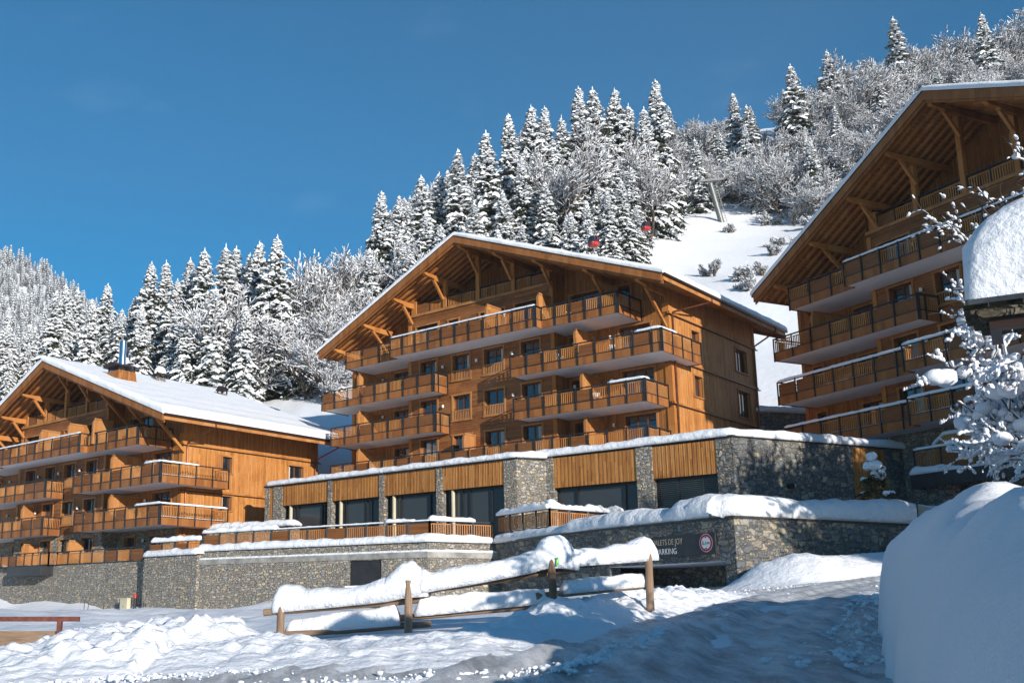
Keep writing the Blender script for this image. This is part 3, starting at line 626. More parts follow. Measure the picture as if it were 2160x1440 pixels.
    for bb in (b0, b1 - .02):
        for u0, u1 in ((aR, PKa), (PKa, aL)):
            m = MB(True); lo, hi = .52, 0.0
            m.hexa([(u0, bb, ZR(u0) - lo), (u1, bb, ZR(u1) - lo), (u1, bb + .1, ZR(u1) - lo), (u0, bb + .1, ZR(u0) - lo)], [(u0, bb, ZR(u0) + hi), (u1, bb, ZR(u1) + hi), (u1, bb + .1, ZR(u1) + hi), (u0, bb + .1, ZR(u0) + hi)])
            m.hexa([(u0, bb + .14, ZR(u0) - .66), (u1, bb + .14, ZR(u1) - .66), (u1, bb + .22, ZR(u1) - .66), (u0, bb + .22, ZR(u0) - .66)], [(u0, bb + .14, ZR(u0) - .3), (u1, bb + .14, ZR(u1) - .3), (u1, bb + .22, ZR(u1) - .3), (u0, bb + .22, ZR(u0) - .3)])
            m.build('verge_board', W['barge'], roof)
    m = MB(True)
    for u0, u1 in ((aR, PKa), (PKa, aL)):
        m.hexa([(u0, b0 - .05, ZR(u0)), (u1, b0 - .05, ZR(u1)), (u1, b0 + .14, ZR(u1)), (u0, b0 + .14, ZR(u0))], [(u0, b0 - .05, ZR(u0) + .04), (u1, b0 - .05, ZR(u1) + .04), (u1, b0 + .14, ZR(u1) + .04), (u0, b0 + .14, ZR(u0) + .04)])
    m.build('edge_flashing', W['gutter'], roof)
    m = MB(True); bb = b0 + .75; rafters = []
    while bb < 1.5:
        for u0, u1 in ((aR + .1, PKa), (PKa, aL - .1)):
            m.hexa([(u0, bb - .07, ZR(u0) - .44), (u1, bb - .07, ZR(u1) - .44), (u1, bb + .07, ZR(u1) - .44), (u0, bb + .07, ZR(u0) - .44)], [(u0, bb - .07, ZR(u0) - .235), (u1, bb - .07, ZR(u1) - .235), (u1, bb + .07, ZR(u1) - .235), (u0, bb + .07, ZR(u0) - .235)])
        bb += .62
    bb = 1.6
    while bb < b1:     # rafter tails along the eaves
        for u0, u1 in ((aR + .1, 0.0), (WL, aL - .1)):
            if u1 > u0: m.hexa([(u0, bb - .07, ZR(u0) - .40), (u1, bb - .07, ZR(u1) - .40), (u1, bb + .07, ZR(u1) - .40), (u0, bb + .07, ZR(u0) - .40)], [(u0, bb - .07, ZR(u0) - .235), (u1, bb - .07, ZR(u1) - .235), (u1, bb + .07, ZR(u1) - .235), (u0, bb + .07, ZR(u0) - .235)])
        bb += .62
    m.build('rafters', W['beam'], roof)
    # eave boards and gutters
    for sgn, u in ((-1, aR), (1, aL)):
        m = MB(True); z = ZR(u); m.box(min(u, u + sgn * .06), max(u, u + sgn * .06), b0 + .1, b1 - .1, z - .42, z - .16); m.build('eave_board', W['slat'], roof)
        m = MB(True); m.tube([(u + sgn * .14, b0 + .05, z - .07), (u + sgn * .14, b1, z - .07)], .10, 8); m.build('gutter', W['gutter'], roof)
    for a_ in P['purlins']:
        m = MB(True); inb = BR - .2 < a_ < BL + .2; bw = -1.4 if inb else 0.0; zt_ = ZR(a_) - .46 - .1; tip = b0 + .32; w = .24
        # chamfered nose
        pts = [(a_ - w / 2, tip, zt_), (a_ - w / 2, 3.0 if inb else bw + .3, zt_), (a_ - w / 2, 3.0 if inb else bw + .3, zt_ - .40), (a_ - w / 2, tip + 1.25, zt_ - .40), (a_ - w / 2, tip + 1.0, zt_ - .26), (a_ - w / 2, tip + .25, zt_ - .22), (a_ - w / 2, tip, zt_ - .12)]
        m.prism(pts, (w, 0, 0)); pb_ = m.build('purlin', W['beam'], root)
        m = MB(True); L_ = (bw - .05) - (tip + 1.15); m.beam((a_, tip + 1.15, zt_ - .36), (a_, bw - .05, zt_ - .36 - min(L_ * 1.15, 2.1)), .17, .20); m.build('strut', W['beam'], pb_)
        if not inb and a_ > 1.0:
            pass
    # ---- snow on the roof
    rs = P['snow']; m = MB(True)
    off = [0, .03, .10, .22, .42]; rim = [.35, .62, .84, .96, 1.0]
    ua = [aR - .16 + d for d in off] + list(np.arange(aR + .8, PKa - .3, .8)) + [PKa - .15, PKa, PKa + .15] + list(np.arange(PKa + .9, aL - .4, .8)) + [aL + .16 - d for d in off[::-1]]
    vb = [b0 - .12 + d for d in off] + list(np.arange(b0 + .8, b1 - .6, .28)) + [b1 + .12 - d for d in off[::-1]]
    fine = list(np.arange(b0 + .8, b1 - .6, .28)); nu, nv = len(ua), len(vb); idx = np.zeros((nu, nv), int)
    def rimf(x, lo, hi):
        d = min(x - lo, hi - x)
        return float(np.interp(d, off, rim))
    # resample a more finely so that the verge edge is uneven
    ua2 = []
    for a_, b_ in zip(ua, ua[1:]):
        k = max(1, int((b_ - a_) / .27)); ua2 += [a_ + (b_ - a_) * j / k for j in range(k)]
    ua = ua2 + [ua[-1]]; nu = len(ua); idx = np.zeros((nu, nv), int); idb = np.zeros((nu, nv), int)
    for i, a_ in enumerate(ua):
        ridge = .10 * math.exp(-((a_ - PKa) / .5) ** 2)
        for j, b_ in enumerate(vb):
            fa = rimf(a_, aR - .16, aL + .16); fb = rimf(b_, b0 - .12, b1 + .12); e = min(fa, fb); far_ = min(a_ - aR, aL - a_)
            wav = .05 * math.sin(far_ * 2.1) * math.exp(-far_ * .18) if P.get('ripple') else 0
            nn = fbm(a_ * .8, b_ * .8, P['seed'], 3) * .05 + fbm(a_ * 3.1, b_ * 3.1, P['seed'] + 3, 3) * .035 * (1.4 - e)
            jit = .05 * fbm(a_ * 2.3, b_ * 2.3, 9, 2) if e < .9 else 0
            aa = a_ + (jit if fa < .9 else 0); bb = b_ + (jit if fb < .9 else 0)
            eave = 1 + .25 * math.exp(-far_ / .7) * (a_ < PKa)
            idx[i, j] = m.V((aa, bb, ZR(a_) - ridge * .6 + .045 + e * rs * eave + nn + wav))
    for i in range(nu - 1):
        for j in range(nv - 1): m.f.append([idx[i, j], idx[i + 1, j], idx[i + 1, j + 1], idx[i, j + 1]]); m.m.append(0)
    def skirt(seq):
        lo = [m.V((a_, b_, ZR(a_) + .02)) for a_, b_, _ in seq]
        for k in range(len(seq) - 1): m.f.append([seq[k][2], seq[k + 1][2], lo[k + 1], lo[k]]); m.m.append(0)
    skirt([(a_, b0 - .07, idx[i, 0]) for i, a_ in enumerate(ua)]); skirt([(a_, b1, idx[i, nv - 1]) for i, a_ in enumerate(ua)])
    skirt([(aR - .1, b_, idx[0, j]) for j, b_ in enumerate(vb)]); skirt([(aL + .1, b_, idx[nu - 1, j]) for j, b_ in enumerate(vb)])
    m.build('roof_snow', W['snow'], roof, smooth=True)
    # ---- balconies
    for B in P['balc']: balcony(root, *B)
    for a_, bA, bB, z_ in P['parts']: partition(root, a_, bA, bB, z_)
    # ---- downpipes
    zg = ZR(aR) - .15
    for bp, bg_ in ((.28, 2.6 if P['pipe'] else .6), (DB - .35, DB - .3)):
        m = MB(True); m.tube([(aR - .14, bg_, zg), (aR - .12, bg_, zg - .28), (-.16, bp, zg - 1.15), (-.14, bp, zg - 1.5), (-.14, bp, P['side_z0'])], .065, 8); m.build('downpipe', W['copper'], root)
    # ---- wall lamps
    for a_, b_, z_ in P['lamps']:
        m = MB(True); m.box(a_ - .05, a_ + .05, b_ - .12, b_ - .0, z_ - .06, z_ + .06); l_ = m.build('wall_lamp', W['dark'], root)
        m = MB(True); m.tube([(a_, b_ - .18, z_ - .11), (a_, b_ - .18, z_ + .09)], .09, 8); m.build('shade', W['lamp'], l_)
    return root, ZR

FL = [(20.1, 18.0), (17.05, 15.0), (14.07, 11.95)]
PUR = [27.3, 24.1, 20.9, 17.8, 14.5, 11.4, 8.0, 4.0, .2]
RH = [(5.85, 7.55, 18.0, 20.1), (1.36, 3.65, 18.0, 20.1), (5.7, 7.5, 15.0, 17.05), (1.25, 3.58, 15.0, 17.1), (5.7, 7.4, 11.95, 14.07), (1.25, 3.5, 11.95, 14.07), (4.9, 7.4, 21.0, 23.1), (2.7, 3.6, 21.0, 23.0)]
LH = [(27.0, 27.75, 18.9, 20.1), (22.55, 24.05, 18.0, 20.05), (27.0, 27.75, 15.9, 17.05), (22.55, 24.05, 15.0, 17.0), (27.0, 27.75, 12.8, 14.05), (22.55, 24.05, 11.95, 14.0), (24.0, 25.5, 21.0, 22.6)]
def b4(aout=7.9, aend=2.0, outer='BBBPPPPBBBb', inner='BPB', right='BBPBB', snow=(2,), l0=26.5, zr=21.78):
    return ([(aend, -3.0), (aout, -3.0), (aout, -3.72), (21.1, -3.72), (21.1, -3.0), (l0, -3.0), (l0, 0), (21.3, 0), (21.3, -1.4), (7.9, -1.4), (7.9, 0), (aend, 0)],
            [((l0, -.05), (l0, -3), 'B'), ((l0, -3), (21.1, -3), inner), ((21.1, -3.72), (aout, -3.72), outer), ((aout, -3.72), (aout, -3.0), 'b'), ((aout, -3.0), (aend, -3.0), right), ((aend, -3.0), (aend, -.05), 'BB')], zr, snow)
def bl(a1, a0, types, zr, snow=()):
    return ([(a0, -3), (a1, -3), (a1, 0), (21.3, 0), (21.3, -1.4), (a0, -1.4)], [((a1, -.05), (a1, -3), 'B'), ((a1, -3), (a0, -3), types), ((a0, -3), (a0, -1.45), 'bB')], zr, snow)
def brr(a1, a0, types, zr, wrap=None, snow=()):
    poly = [(a0, -3), (a1, -3), (a1, -1.4), (7.9, -1.4), (7.9, 0), (0, 0)] if wrap else [(a0, -3), (a1, -3), (a1, -1.4), (7.9, -1.4), (7.9, 0), (a0, 0)]
    seg = [((a1, -1.45), (a1, -3), 'b'), ((a1, -3), (a0, -3), types)]
    if wrap: poly += [(0, wrap), (a0, wrap)]; seg += [((a0, -3), (a0, wrap), 'BBBB'), ((a0, wrap), (-.05, wrap), 'b')]
    else: seg += [((a0, -3), (a0, -.05), 'BB')]
    return (poly, seg, zr, snow)

lamps = [(7.2, 0, 19.6), (4.3, 0, 19.6), (7.2, 0, 16.6), (4.3, 0, 16.6), (7.2, 0, 22.5), (4.3, 0, 13.6), (18.0, -1.4, 22.2), (12, -1.4, 22.3), (17.8, -1.4, 19.4), (14.6, -1.4, 19.4), (11.4, -1.4, 19.4), (17.8, -1.4, 16.4), (11.4, -1.4, 16.4), (25.2, 0, 19.7), (25.2, 0, 16.7)]
M_, ZRM = chalet(dict(label='middle chalet of orange timber with five rows of balconies under a snowy gable roof',
    loc=(17.795, 66.0, 0), rz=R(-42.2), roof=(14.62, 28.32, 28.71, 21.92, -1.73, 21.89), b0=-4.0, b1=14.8, z0=7.5, side_z0=9.5, wl=28.7, deep=13.1, floors=FL, norail=11.9, stone_top=7.5, rh=RH, lh=LH,
    sh=[(3.0, 4.1, 19.3, 19.95), (3.05, 4.2, 15.45, 16.85), (9.75, 11.6, 18.3, 19.95), (9.8, 11.75, 15.0, 16.9)],
    belts=[20.45, 17.42, 14.5], belt_a=.05, cap_z=21.2, purlins=PUR, snow=.36, seed=1, pipe=True, lamps=lamps,
    balc=[b4(), bl(29.2, 17.5, 'PBBPBBPP', 18.78), bl(28.1, 17.35, 'BBPBBPP', 15.78), brr(10.5, -.97, 'PPBBPBBPb', 18.78, 2.23, snow=((1, .84, 1), (2, 0, .38))), brr(10.3, .35, 'PPBBPBBB', 15.78, snow=((1, .74, 1), (2, 0, .2))),
          ([(.35, -3), (28.1, -3), (28.1, 0), (21.3, 0), (21.3, -1.4), (7.9, -1.4), (7.9, 0), (.35, 0)], [((28.1, -.05), (28.1, -3), 'B'), ((28.1, -3), (.35, -3), 'BBPBBPPBPPPBPPBBPBBB'), ((.35, -3), (.35, -.05), 'BB')], 12.8, ())],
    parts=[(12.4, -3.2, -1.4, 20.9), (5.5, -2.6, 0, 17.95), (5.2, -2.5, 0, 14.95), (5.1, -2.4, 0, 11.95), (25.6, -2.6, 0, 17.95), (25.6, -2.6, 0, 14.95), (25.6, -2.6, 0, 11.95), (14.9, -2.8, -1.4, 11.95), (8.1, -3.0, -1.4, 20.9)]))

FLL = [(20.05, 18.0), (17.0, 14.95), (14.0, 11.8)]
LZ = -6.88
RHL = [(5.6, 7.2, 18.0, 20.1), (1.3, 3.6, 18.0, 20.1), (5.6, 7.2, 15.0, 17.05), (1.25, 3.58, 15.0, 17.1), (5.6, 6.9, 11.8, 13.9), (2.0, 3.6, 11.8, 13.9), (4.0, 7.0, 21.0, 23.1), (2.2, 3.0, 21.0, 23.0)]
L_, ZRL = chalet(dict(label='left chalet with a broad snowy roof, steel flue and orange side wall',
    loc=(-15.634, 77.0, LZ), rz=R(-42.2), roof=(14.0, 28.3, 28.3, 21.9, -2.9, 21.9), b0=-4.0, b1=15.2, z0=11.0, side_z0=11.0, wl=28.7, deep=13.6, floors=FLL, norail=12.0, stone_top=14.35, rh=RHL, lh=LH,
    sh=[(3.7, 4.6, 18.75, 19.95), (3.75, 4.65, 15.9, 16.95), (10.45, 12.05, 18.3, 19.95)],
    belts=[20.45, 17.1], belt_a=.05, cap_z=21.35, purlins=[26.6, 23.6, 20.9, 17.6, 14.0, 10.7, 7.3, 3.6, -.2], snow=.50, seed=5, pipe=False, lamps=lamps, ripple=True,
    balc=[b4(aout=8.1, aend=1.4, outer='PPBBPPBBPPPP'[::-1][:0] + 'PPBBPBBPPP', snow=(2,)), brr(9.75, -1.6, 'PPBBPBBPp', 18.78, 3.0, snow=((1, .82, 1), (2, 0, .55))), brr(9.3, -1.75, 'PPBBPBBP', 15.82, 2.9, snow=((1, .72, 1), (2, 0, 1))),
          bl(28.1, 13.9, 'BBBPBBBPP', 18.78), bl(28.1, 14.0, 'BBBPBBBPP', 15.82)],
    parts=[(10.6, -3.3, -1.4, 20.9), (5.2, -2.7, 0, 17.95), (5.2, -2.7, 0, 14.95), (15.0, -3.2, -1.4, 20.9), (17.3, -2.8, -1.4, 11.8), (10.4, -2.8, -1.4, 11.8), (7.2, -3.2, -1.4, 20.9), (18.0, -2.7, -1.4, 14.95)]))

C_, ZRC = chalet(dict(label='right chalet in shade, with rafters exposed under its roof, cut by the picture edge',
    loc=(38.355, 41.627, 0), rz=R(-66.77), roof=(14.32, 29.5, 28.45, 21.8, -1.5, 22.6), b0=-4.0, b1=14.8, z0=7.0, side_z0=7.0, wl=28.7, deep=13.1, floors=FL, norail=11.9, stone_top=11.6, rh=RH, lh=LH,
    sh=[], belts=[20.45, 17.42, 14.5], belt_a=.05, cap_z=21.2, purlins=[26.9, 23.6, 20.4, 17.4, 14.3, 11.1, 7.9, 4.0, .2], snow=.36, seed=9, pipe=True, lamps=lamps,
    balc=[b4(l0=26.3, snow=(2,), outer='PPBBPBBPBB'), bl(27.95, 16.9, 'BBPBBPP', 18.78, snow=()),
          ([(.35, -3), (17.6, -3), (17.6, -3.72), (8, -3.72), (8, -3.72), (8, -3), (.35, -3)][:0] + [(8.0, -3.72), (17.6, -3.72), (17.6, -3), (27.9, -3), (27.9, 0), (21.3, 0), (21.3, -1.4), (8.0, -1.4)],
           [((27.9, -.05), (27.9, -3), 'B'), ((27.9, -3), (17.6, -3), 'PPBBBPp'), ((17.6, -3), (17.6, -3.72), 'b'), ((17.6, -3.72), (8, -3.72), 'BBPBBPB')], 15.9, (1, 3)),
          ([(8.0, -3.72), (17.6, -3.72), (17.6, -3), (27.6, -3), (27.6, 0), (21.3, 0), (21.3, -1.4), (8.0, -1.4)],
           [((27.6, -.05), (27.6, -3), 'B'), ((27.6, -3), (17.6, -3), 'PPBBBPp'), ((17.6, -3), (17.6, -3.72), 'b'), ((17.6, -3.72), (8, -3.72), 'BBPBBPB')], 12.9, (1, 3))],
    parts=[(15.2, -3.3, -1.4, 20.9), (25.0, -2.6, 0, 17.95), (14.2, -3.0, -1.4, 14.95), (14.2, -3.0, -1.4, 11.95)]))

def on(root, a, b, z): return root.matrix_basis @ Vector((-a, b, z))
def put_chair(root, rz0, a, b, z, extra, label): chair(on(root, a, b, z), rz0 + extra, label)
put_chair(M_, R(-42.2), 3.0, -2.3, 17.62, 0.3, 'white garden chair on the middle chalet balcony below the gable end, near its open corner')
put_chair(M_, R(-42.2), 6.9, -2.2, 17.62, 2.6, 'white garden chair behind the balusters in the middle of the third balcony row')
put_chair(M_, R(-42.2), 4.4, -2.2, 14.62, 0.4, 'white garden chair beside a timber partition on the second balcony up at the right')
put_chair(M_, R(-42.2), 6.0, -2.3, 20.62, -.4, 'white garden chair on the top right balcony of the middle chalet')
put_chair(M_, R(-42.2), 20.6, -2.3, 14.62, 0.1, 'white garden chair on the lower left balcony of the middle chalet')
put_chair(M_, R(-42.2), 28.0, -2.2, 20.62, .5, 'white garden chair at the far left end of the top left balcony')
put_chair(M_, R(-42.2), 26.0, -2.2, 17.62, .5, 'white garden chair on the third left balcony of the middle chalet') 
put_chair(L_, R(-42.2), .3, 1.2, 17.62, 1.4, 'garden chair at the wrapped corner of the left chalet balcony')
# white smudge of a parasol-like table is left out; chimneys of the left chalet
def roof_thing(name, a, b, w, h, label, flue=False, cap=True):
    z = ZRL(a); p = on(L_, a, b, 0); t = empty(name, (p.x, p.y, LZ), R(-42.2))
    k = MB(); q = .82
    k.hexa([(-w, -w, z - .5), (w, -w, z - .5), (w, w, z - .5), (-w, w, z - .5)], [(-w * q, -w * q, z + h), (w * q, -w * q, z + h), (w * q, w * q, z + h), (-w * q, w * q, z + h)]); k.build('stack', W['stone'] if not flue else W['recess'], t)
    k = MB()
    for x in (-1, 1):
        for y in (-1, 1): k.box(x * w * .75 - .05, x * w * .75 + .05, y * w * .75 - .05, y * w * .75 + .05, z + h, z + h + .3)
    k.prism([(-w * 1.15, -w * 1.15, z + h + .3), (w * 1.15, -w * 1.15, z + h + .3), (0, -w * 1.15, z + h + .72)], (0, w * 2.3, 0)); k.build('chimney_cap', W['gutter'], t)
    if flue:
        k = MB(); k.tube([(0, 0, z + h), (0, 0, z + h + 2.5)], .29, 24); k.tube([(0, 0, z + h + 2.5), (0, 0, z + h + 2.56)], .33, 24); k.build('flue', W['steel'], t, smooth=False)
    if cap:
        k = MB(); bm = bmesh.new(); bmesh.ops.create_icosphere(bm, subdivisions=3, radius=1)
        for v in bm.verts: v.co = Vector((v.co.x * w * 1.25, v.co.y * w * 1.25, z + h + .45 + max(v.co.z, -.15) * .62)) * 1.0 + Vector((0, 0, .12 * fbm(v.co.x * 2, v.co.y * 2, a)))
        k.faces([tuple(v.co) for v in bm.verts], [[v.index for v in f.verts] for f in bm.faces]); bm.free(); k.build('snow_cap', W['snow'], t, smooth=True)
    return tag(t, label, 'chimney', 'chimneys of the left chalet')
roof_thing('chimney', 8.2, -.3, .95, 1.0, 'timber clad chimney with a shiny steel flue on the left chalet roof', flue=True, cap=False)
roof_thing('chimney', 13.6, 3.3, .42, .75, 'small chimney under a round cap of snow, left of the steel flue', cap=True)
roof_thing('chimney', 11.4, 5.6, .42, .75, 'small chimney under a round cap of snow, right behind the steel flue', cap=True)
roof_thing('chimney', 9.6, 11.0, .38, .6, 'bare small chimney near the far ridge of the left chalet roof', cap=False)
# ------------------------------------------------------------------ restaurant annex between the chalets (local frame of the middle chalet)
AX = empty('restaurant_annex', (17.795, 66.0, 0), R(-42.2)); tag(AX, 'low flat roofed stone and timber building with large windows in front of the middle chalet', 'building')
AT = 10.45; F0 = 4.8; bL_ = -10.0; bR_ = -8.2
CR = (-7.43, -8.2); CE = (-12.9, 3.75)      # right corner and far end of the stone side wall
pil = [(27.3, 27.76), (25.89, 26.87), (20.81, 21.19), (15.9, 16.33), (10.94, 11.41)]
for a0, a1 in pil: m = MB(True); m.box(a0, a1, bL_ - .06, bL_ + .7, F0, AT); m.build('stone_pier', W['stone'], AX)
m = MB(True)
m.hexa([(6.14, bL_ - .06, F0), (5.2, bL_ - .06, F0), (4.3, bR_ + .02, F0), (6.14, bR_ + 2, F0)], [(6.14, bL_ - .06, AT), (5.2, bL_ - .06, AT), (4.3, bR_ + .02, AT), (6.14, bR_ + 2, AT)]); m.build('stone_pier', W['stone'], AX)
m = MB(True); m.box(3.82, 4.35, bR_ - .05, bR_ + .5, F0, AT + .15); m.build('stone_pier', W['stone'], AX)
m = MB(True); m.box(-2.72, -1.72, bR_ - .07, bR_ + .6, F0, AT + .1)
m.build('stone_pier', W['stone'], AX)
m = MB(True)   # right end: stone front return and long side wall
def rwall(m, z0, z1, u0, u1, out=0.0, th=.5):
    a = Vector((CR[0], CR[1], 0)); d = (Vector((CE[0], CE[1], 0)) - a); L = d.length; d.normalize(); n = Vector((-d.y, d.x, 0))
    if n.x > 0: n = -n
    p = a + d * u0 + n * out; q = a + d * u1 + n * out; r = q - n * th; s = p - n * th
    m.hexa([(*x.xy, z0) for x in (p, q, r, s)], [(*x.xy, z1) for x in (p, q, r, s)]); return L
m.box(CR[0] + .0, -6.5, bR_ - .04, bR_ + .5, F0, AT + .1)
Ls = rwall(m, 4.5, AT + .1, 0, 13.15)
m.build('stone_wall', W['stoneR'], AX)
for a0, a1 in ((26.87, 27.3), (21.19, 25.89), (16.33, 20.81), (11.41, 15.9), (6.14, 10.94)):
    m = MB(True); zb = 8.95 if a0 < 26 else 8.0; m.box(a0 + .01, a1 - .01, bL_, bL_ + .12, zb, AT - .06)
    for k in range(int((a1 - a0) / .26)): m.box(a0 + .02 + k * .26, a0 + .06 + k * .26, bL_ - .018, bL_, zb, AT - .06)
    m.build('cladding', W['annex'], AX)
for a0, a1 in ((-1.72, 3.82), (-6.5, -2.72)):
    m = MB(True); m.box(a0, a1, bR_, bR_ + .12, 8.7, AT + .05)
    for k in range(int((a1 - a0) / .26)): m.box(a0 + .02 + k * .26, a0 + .06 + k * .26, bR_ - .018, bR_, 8.7, AT + .05)
    m.build('cladding', W['annex'], AX)
m = MB(True); rwall(m, 6.2, AT + .02, 8.35, 10.75, .05, .1); m.build('cladding', W['side'], AX)
m = MB(True)
for z0_, zz, o1 in ((AT, AT + .10, .10),):
    m.box(5.1, 27.85, bL_ - .14, bL_ + .5, AT - .05, AT + .06); m.hexa([(5.1, bL_ - .14, AT - .05), (5.7, bL_ - .14, AT - .05), (4.8, bR_ - .1, AT - .05), (4.25, bR_ - .1, AT - .05)], [(5.1, bL_ - .14, AT + .06), (5.7, bL_ - .14, AT + .06), (4.8, bR_ - .1, AT + .06), (4.25, bR_ - .1, AT + .06)])
    m.box(CR[0] - .05, 4.4, bR_ - .13, bR_ + .4, AT + .1, AT + .2); rwall(m, AT + .1, AT + .2, -.1, 13.3, .10, .6)
m.build('coping', W['dark'], AX)
def big_window(a0, a1, bf, zb, zt, mull, blinds=False):
    m = MB(True); d = .35; w = .09
    m.box(a0, a1, bf + d, bf + d + .12, zt - .16, zt); m.box(a0, a1, bf + d, bf + d + .12, zb, zb + .1)
    for x in [a0 + w / 2, a1 - w / 2] + [a0 + (a1 - a0) * t for t in mull]: m.box(x - w / 2, x + w / 2, bf + d - .03, bf + d + .12, zb, zt)
    m.box(a0, a1, bf + .02, bf + d, zt - .02, zt + .02)
    f = m.build('window', W['dark'], AX)
    m = MB(True); m.box(a0 + .02, a1 - .02, bf + d + .08, bf + d + .09, zb, zt); m.build('pane', W['shopglass'], f)
    if blinds:
        m = MB(True)
        k = zb + .1
        while k < zt - .2: m.beam((a0 + .1, bf + d - .0, k), (a1 - .1, bf + d - .0, k), .09, .012); k += .105
        m.build('blind', W['galv'], f)
    return f
for (a0, a1), mu in zip(((21.19, 25.89), (16.33, 20.81), (11.41, 15.9), (6.14, 10.94)), ((.14, .20, .72, .80), (.24, .34, .76, .82), (.18, .74, .9), (.26, .60, .72, .92))):
    big_window(a0, a1, bL_, F0, 8.97, mu)
    m = MB(True); m.box(a1 - .75, a1 - .66, bL_ + .08, bL_ + .3, F0, 8.9); m.build('column', W['cream'], AX)
big_window(-1.72, 3.82, bR_, F0, 8.72, (.18, .75)); big_window(-6.5, -2.72, bR_, F0, 8.72, (.27, .66), True)
m = MB(True); m.poly([(27.3, bL_ + .3, AT - .02), (6, bL_ + .3, AT - .02), (4.3, bR_ + .3, AT + .0), (CR[0] + .3, bR_ + .3, AT), (CE[0] + .3, CE[1], AT), (CE[0] + 3, 4.0, AT), (27.3, 4.0, AT)]); 
m.poly([(27.5, bL_ + .3, F0), (27.5, 2, F0), (27.5, 2, AT), (27.5, bL_ + .3, AT)]); m.build('flat_roof', W['concrete'], AX)
m = MB(True); m.box(6.2, 27.2, bL_ + 3.5, bL_ + 3.6, F0, AT - .1); m.box(-6.5, 3.8, bR_ + 3, bR_ + 3.1, F0, AT); m.build('back_wall', W['interior'], AX)
m = MB(True)
snow_strip(m, [(27.6, bL_ + .18, AT + .06), (15, bL_ + .18, AT + .06), (5.3, bL_ + .18, AT + .06), (4.35, bR_ - .1, AT + .08)], .75, .36, 3, .2, .2)
snow_strip(m, [(5.4, bR_ + .25, AT + .18), (0, bR_ + .25, AT + .18), (CR[0] + .2, bR_ + .25, AT + .2), ((CR[0] + CE[0]) / 2 + .25, (CR[1] + CE[1]) / 2, AT + .2), (CE[0] + .25, CE[1], AT + .2)], .8, .46, 5, .2, .16)
m.poly([(27.3, bL_ + .4, AT + .3), (5.6, bL_ + .4, AT + .3), (4.0, bR_ + .4, AT + .4), (CR[0] + .6, bR_ + .5, AT + .45), (CE[0] + .6, CE[1], AT + .45), (CE[0] + 3, 4.0, AT + .5), (27.3, 4.0, AT + .35)])
m.build('roof_snow', W['snowrough'], AX, smooth=True)
m = MB(True); pp = Vector((CR[0] + (CE[0] - CR[0]) * .27, CR[1] + (CE[1] - CR[1]) * .27, 8.1)); m.tube([pp + Vector((-.05, -.02, 0)), pp + Vector((-.30, -.12, -.02))], .16, 12); m.build('wall_lamp', W['dark'], AX)

# ------------------------------------------------------------------ stone terrace walls, world frame
def wall_run(name, label, pts, zb, zt, mat_, th=.5, cap=None, snow=None, cat='stone wall', holes=()):
    t = empty(name, (pts[0][0], pts[0][1], 0)); o0 = Vector((pts[0][0], pts[0][1], 0)); m = MB(); c = MB(); s = MB()
    for i, (p, q) in enumerate(zip(pts, pts[1:])):
        p = Vector((*p, 0)) - o0; q = Vector((*q, 0)) - o0; d = (q - p).normalized(); n = Vector((-d.y, d.x, 0))   # n points to the back when walking left to right
        hs_ = [h for h in holes if h[0] == i]
        us = sorted([0, (q - p).length] + [x for h in hs_ for x in (h[1], h[2])])
        for u0, u1 in zip(us, us[1:]):
            zlo = zb
            for h in hs_:
                if abs(u0 - h[1]) < 1e-6: zlo = h[3]
            a, b = p + d * u0, p + d * u1
            m.hexa([(*x.xy, zlo) for x in (a, b, b + n * th, a + n * th)], [(*x.xy, zt) for x in (a, b, b + n * th, a + n * th)])
        if cap: 
            a, b = p - n * cap[1] - d * .02, q - n * cap[1] + d * .02
            c.hexa([(*x.xy, zt) for x in (a, b, b + n * (th + cap[1]), a + n * (th + cap[1]))], [(*x.xy, zt + cap[0]) for x in (a, b, b + n * (th + cap[1]), a + n * (th + cap[1]))])
    m.build('stone_wall', mat_, t)
    if cap: c.build('coping', cap[2], t)
    if snow:
        w, h, off, sd = snow
        pp = []
        for i, p in enumerate(pts):
            a = Vector((*pts[max(i - 1, 0)], 0)); b = Vector((*pts[min(i + 1, len(pts) - 1)], 0)); d = (b - a).normalized(); n = Vector((-d.y, d.x, 0)); pp.append(Vector((*p, 0)) - o0 + n * off + Vector((0, 0, zt + (cap[0] if cap else 0))))
        snow_strip(s, pp, w, h, sd, .16, .2); s.build('snow_cap', W['snowrough'], t, smooth=True)
    return tag(t, label, cat)
LB0 = Vector((-15.634, 77.0, 0)); A_ = Vector((-.741, .672, 0)); B_ = Vector((.672, .741, 0))
def LW(a, b): v = LB0 + A_ * a + B_ * b; return (v.x, v.y)
wall_run('retaining_wall', 'long rough stone retaining wall under the left chalet, behind the snowy field', [LW(30, -3), LW(-.2, -3)], .8, 5.0, W['stone'], cap=(.07, .04, W['dark']))
wall_run('retaining_wall', 'stone wall with a thick snow cap in front of the left chalet corner', [(-17.3, 73.5), (-12.9, 69.5)], .8, 5.15, W['stone'], cap=(.08, .05, W['dark']), snow=(.75, .42, .25, 3))
T0, T1, T2 = (-13.1, 70.4), (1.92, 59.9), (5.8, 61.7)
wall_run('terrace_wall', 'upper stone terrace wall under the long wooden railing, topped with snow', [T0, T1, T2], 4.0, 5.35, W['stone'], cap=(.08, .04, W['dark']), snow=(.85, .42, .28, 8))
off = Vector((.57, .82, 0)) * -.45
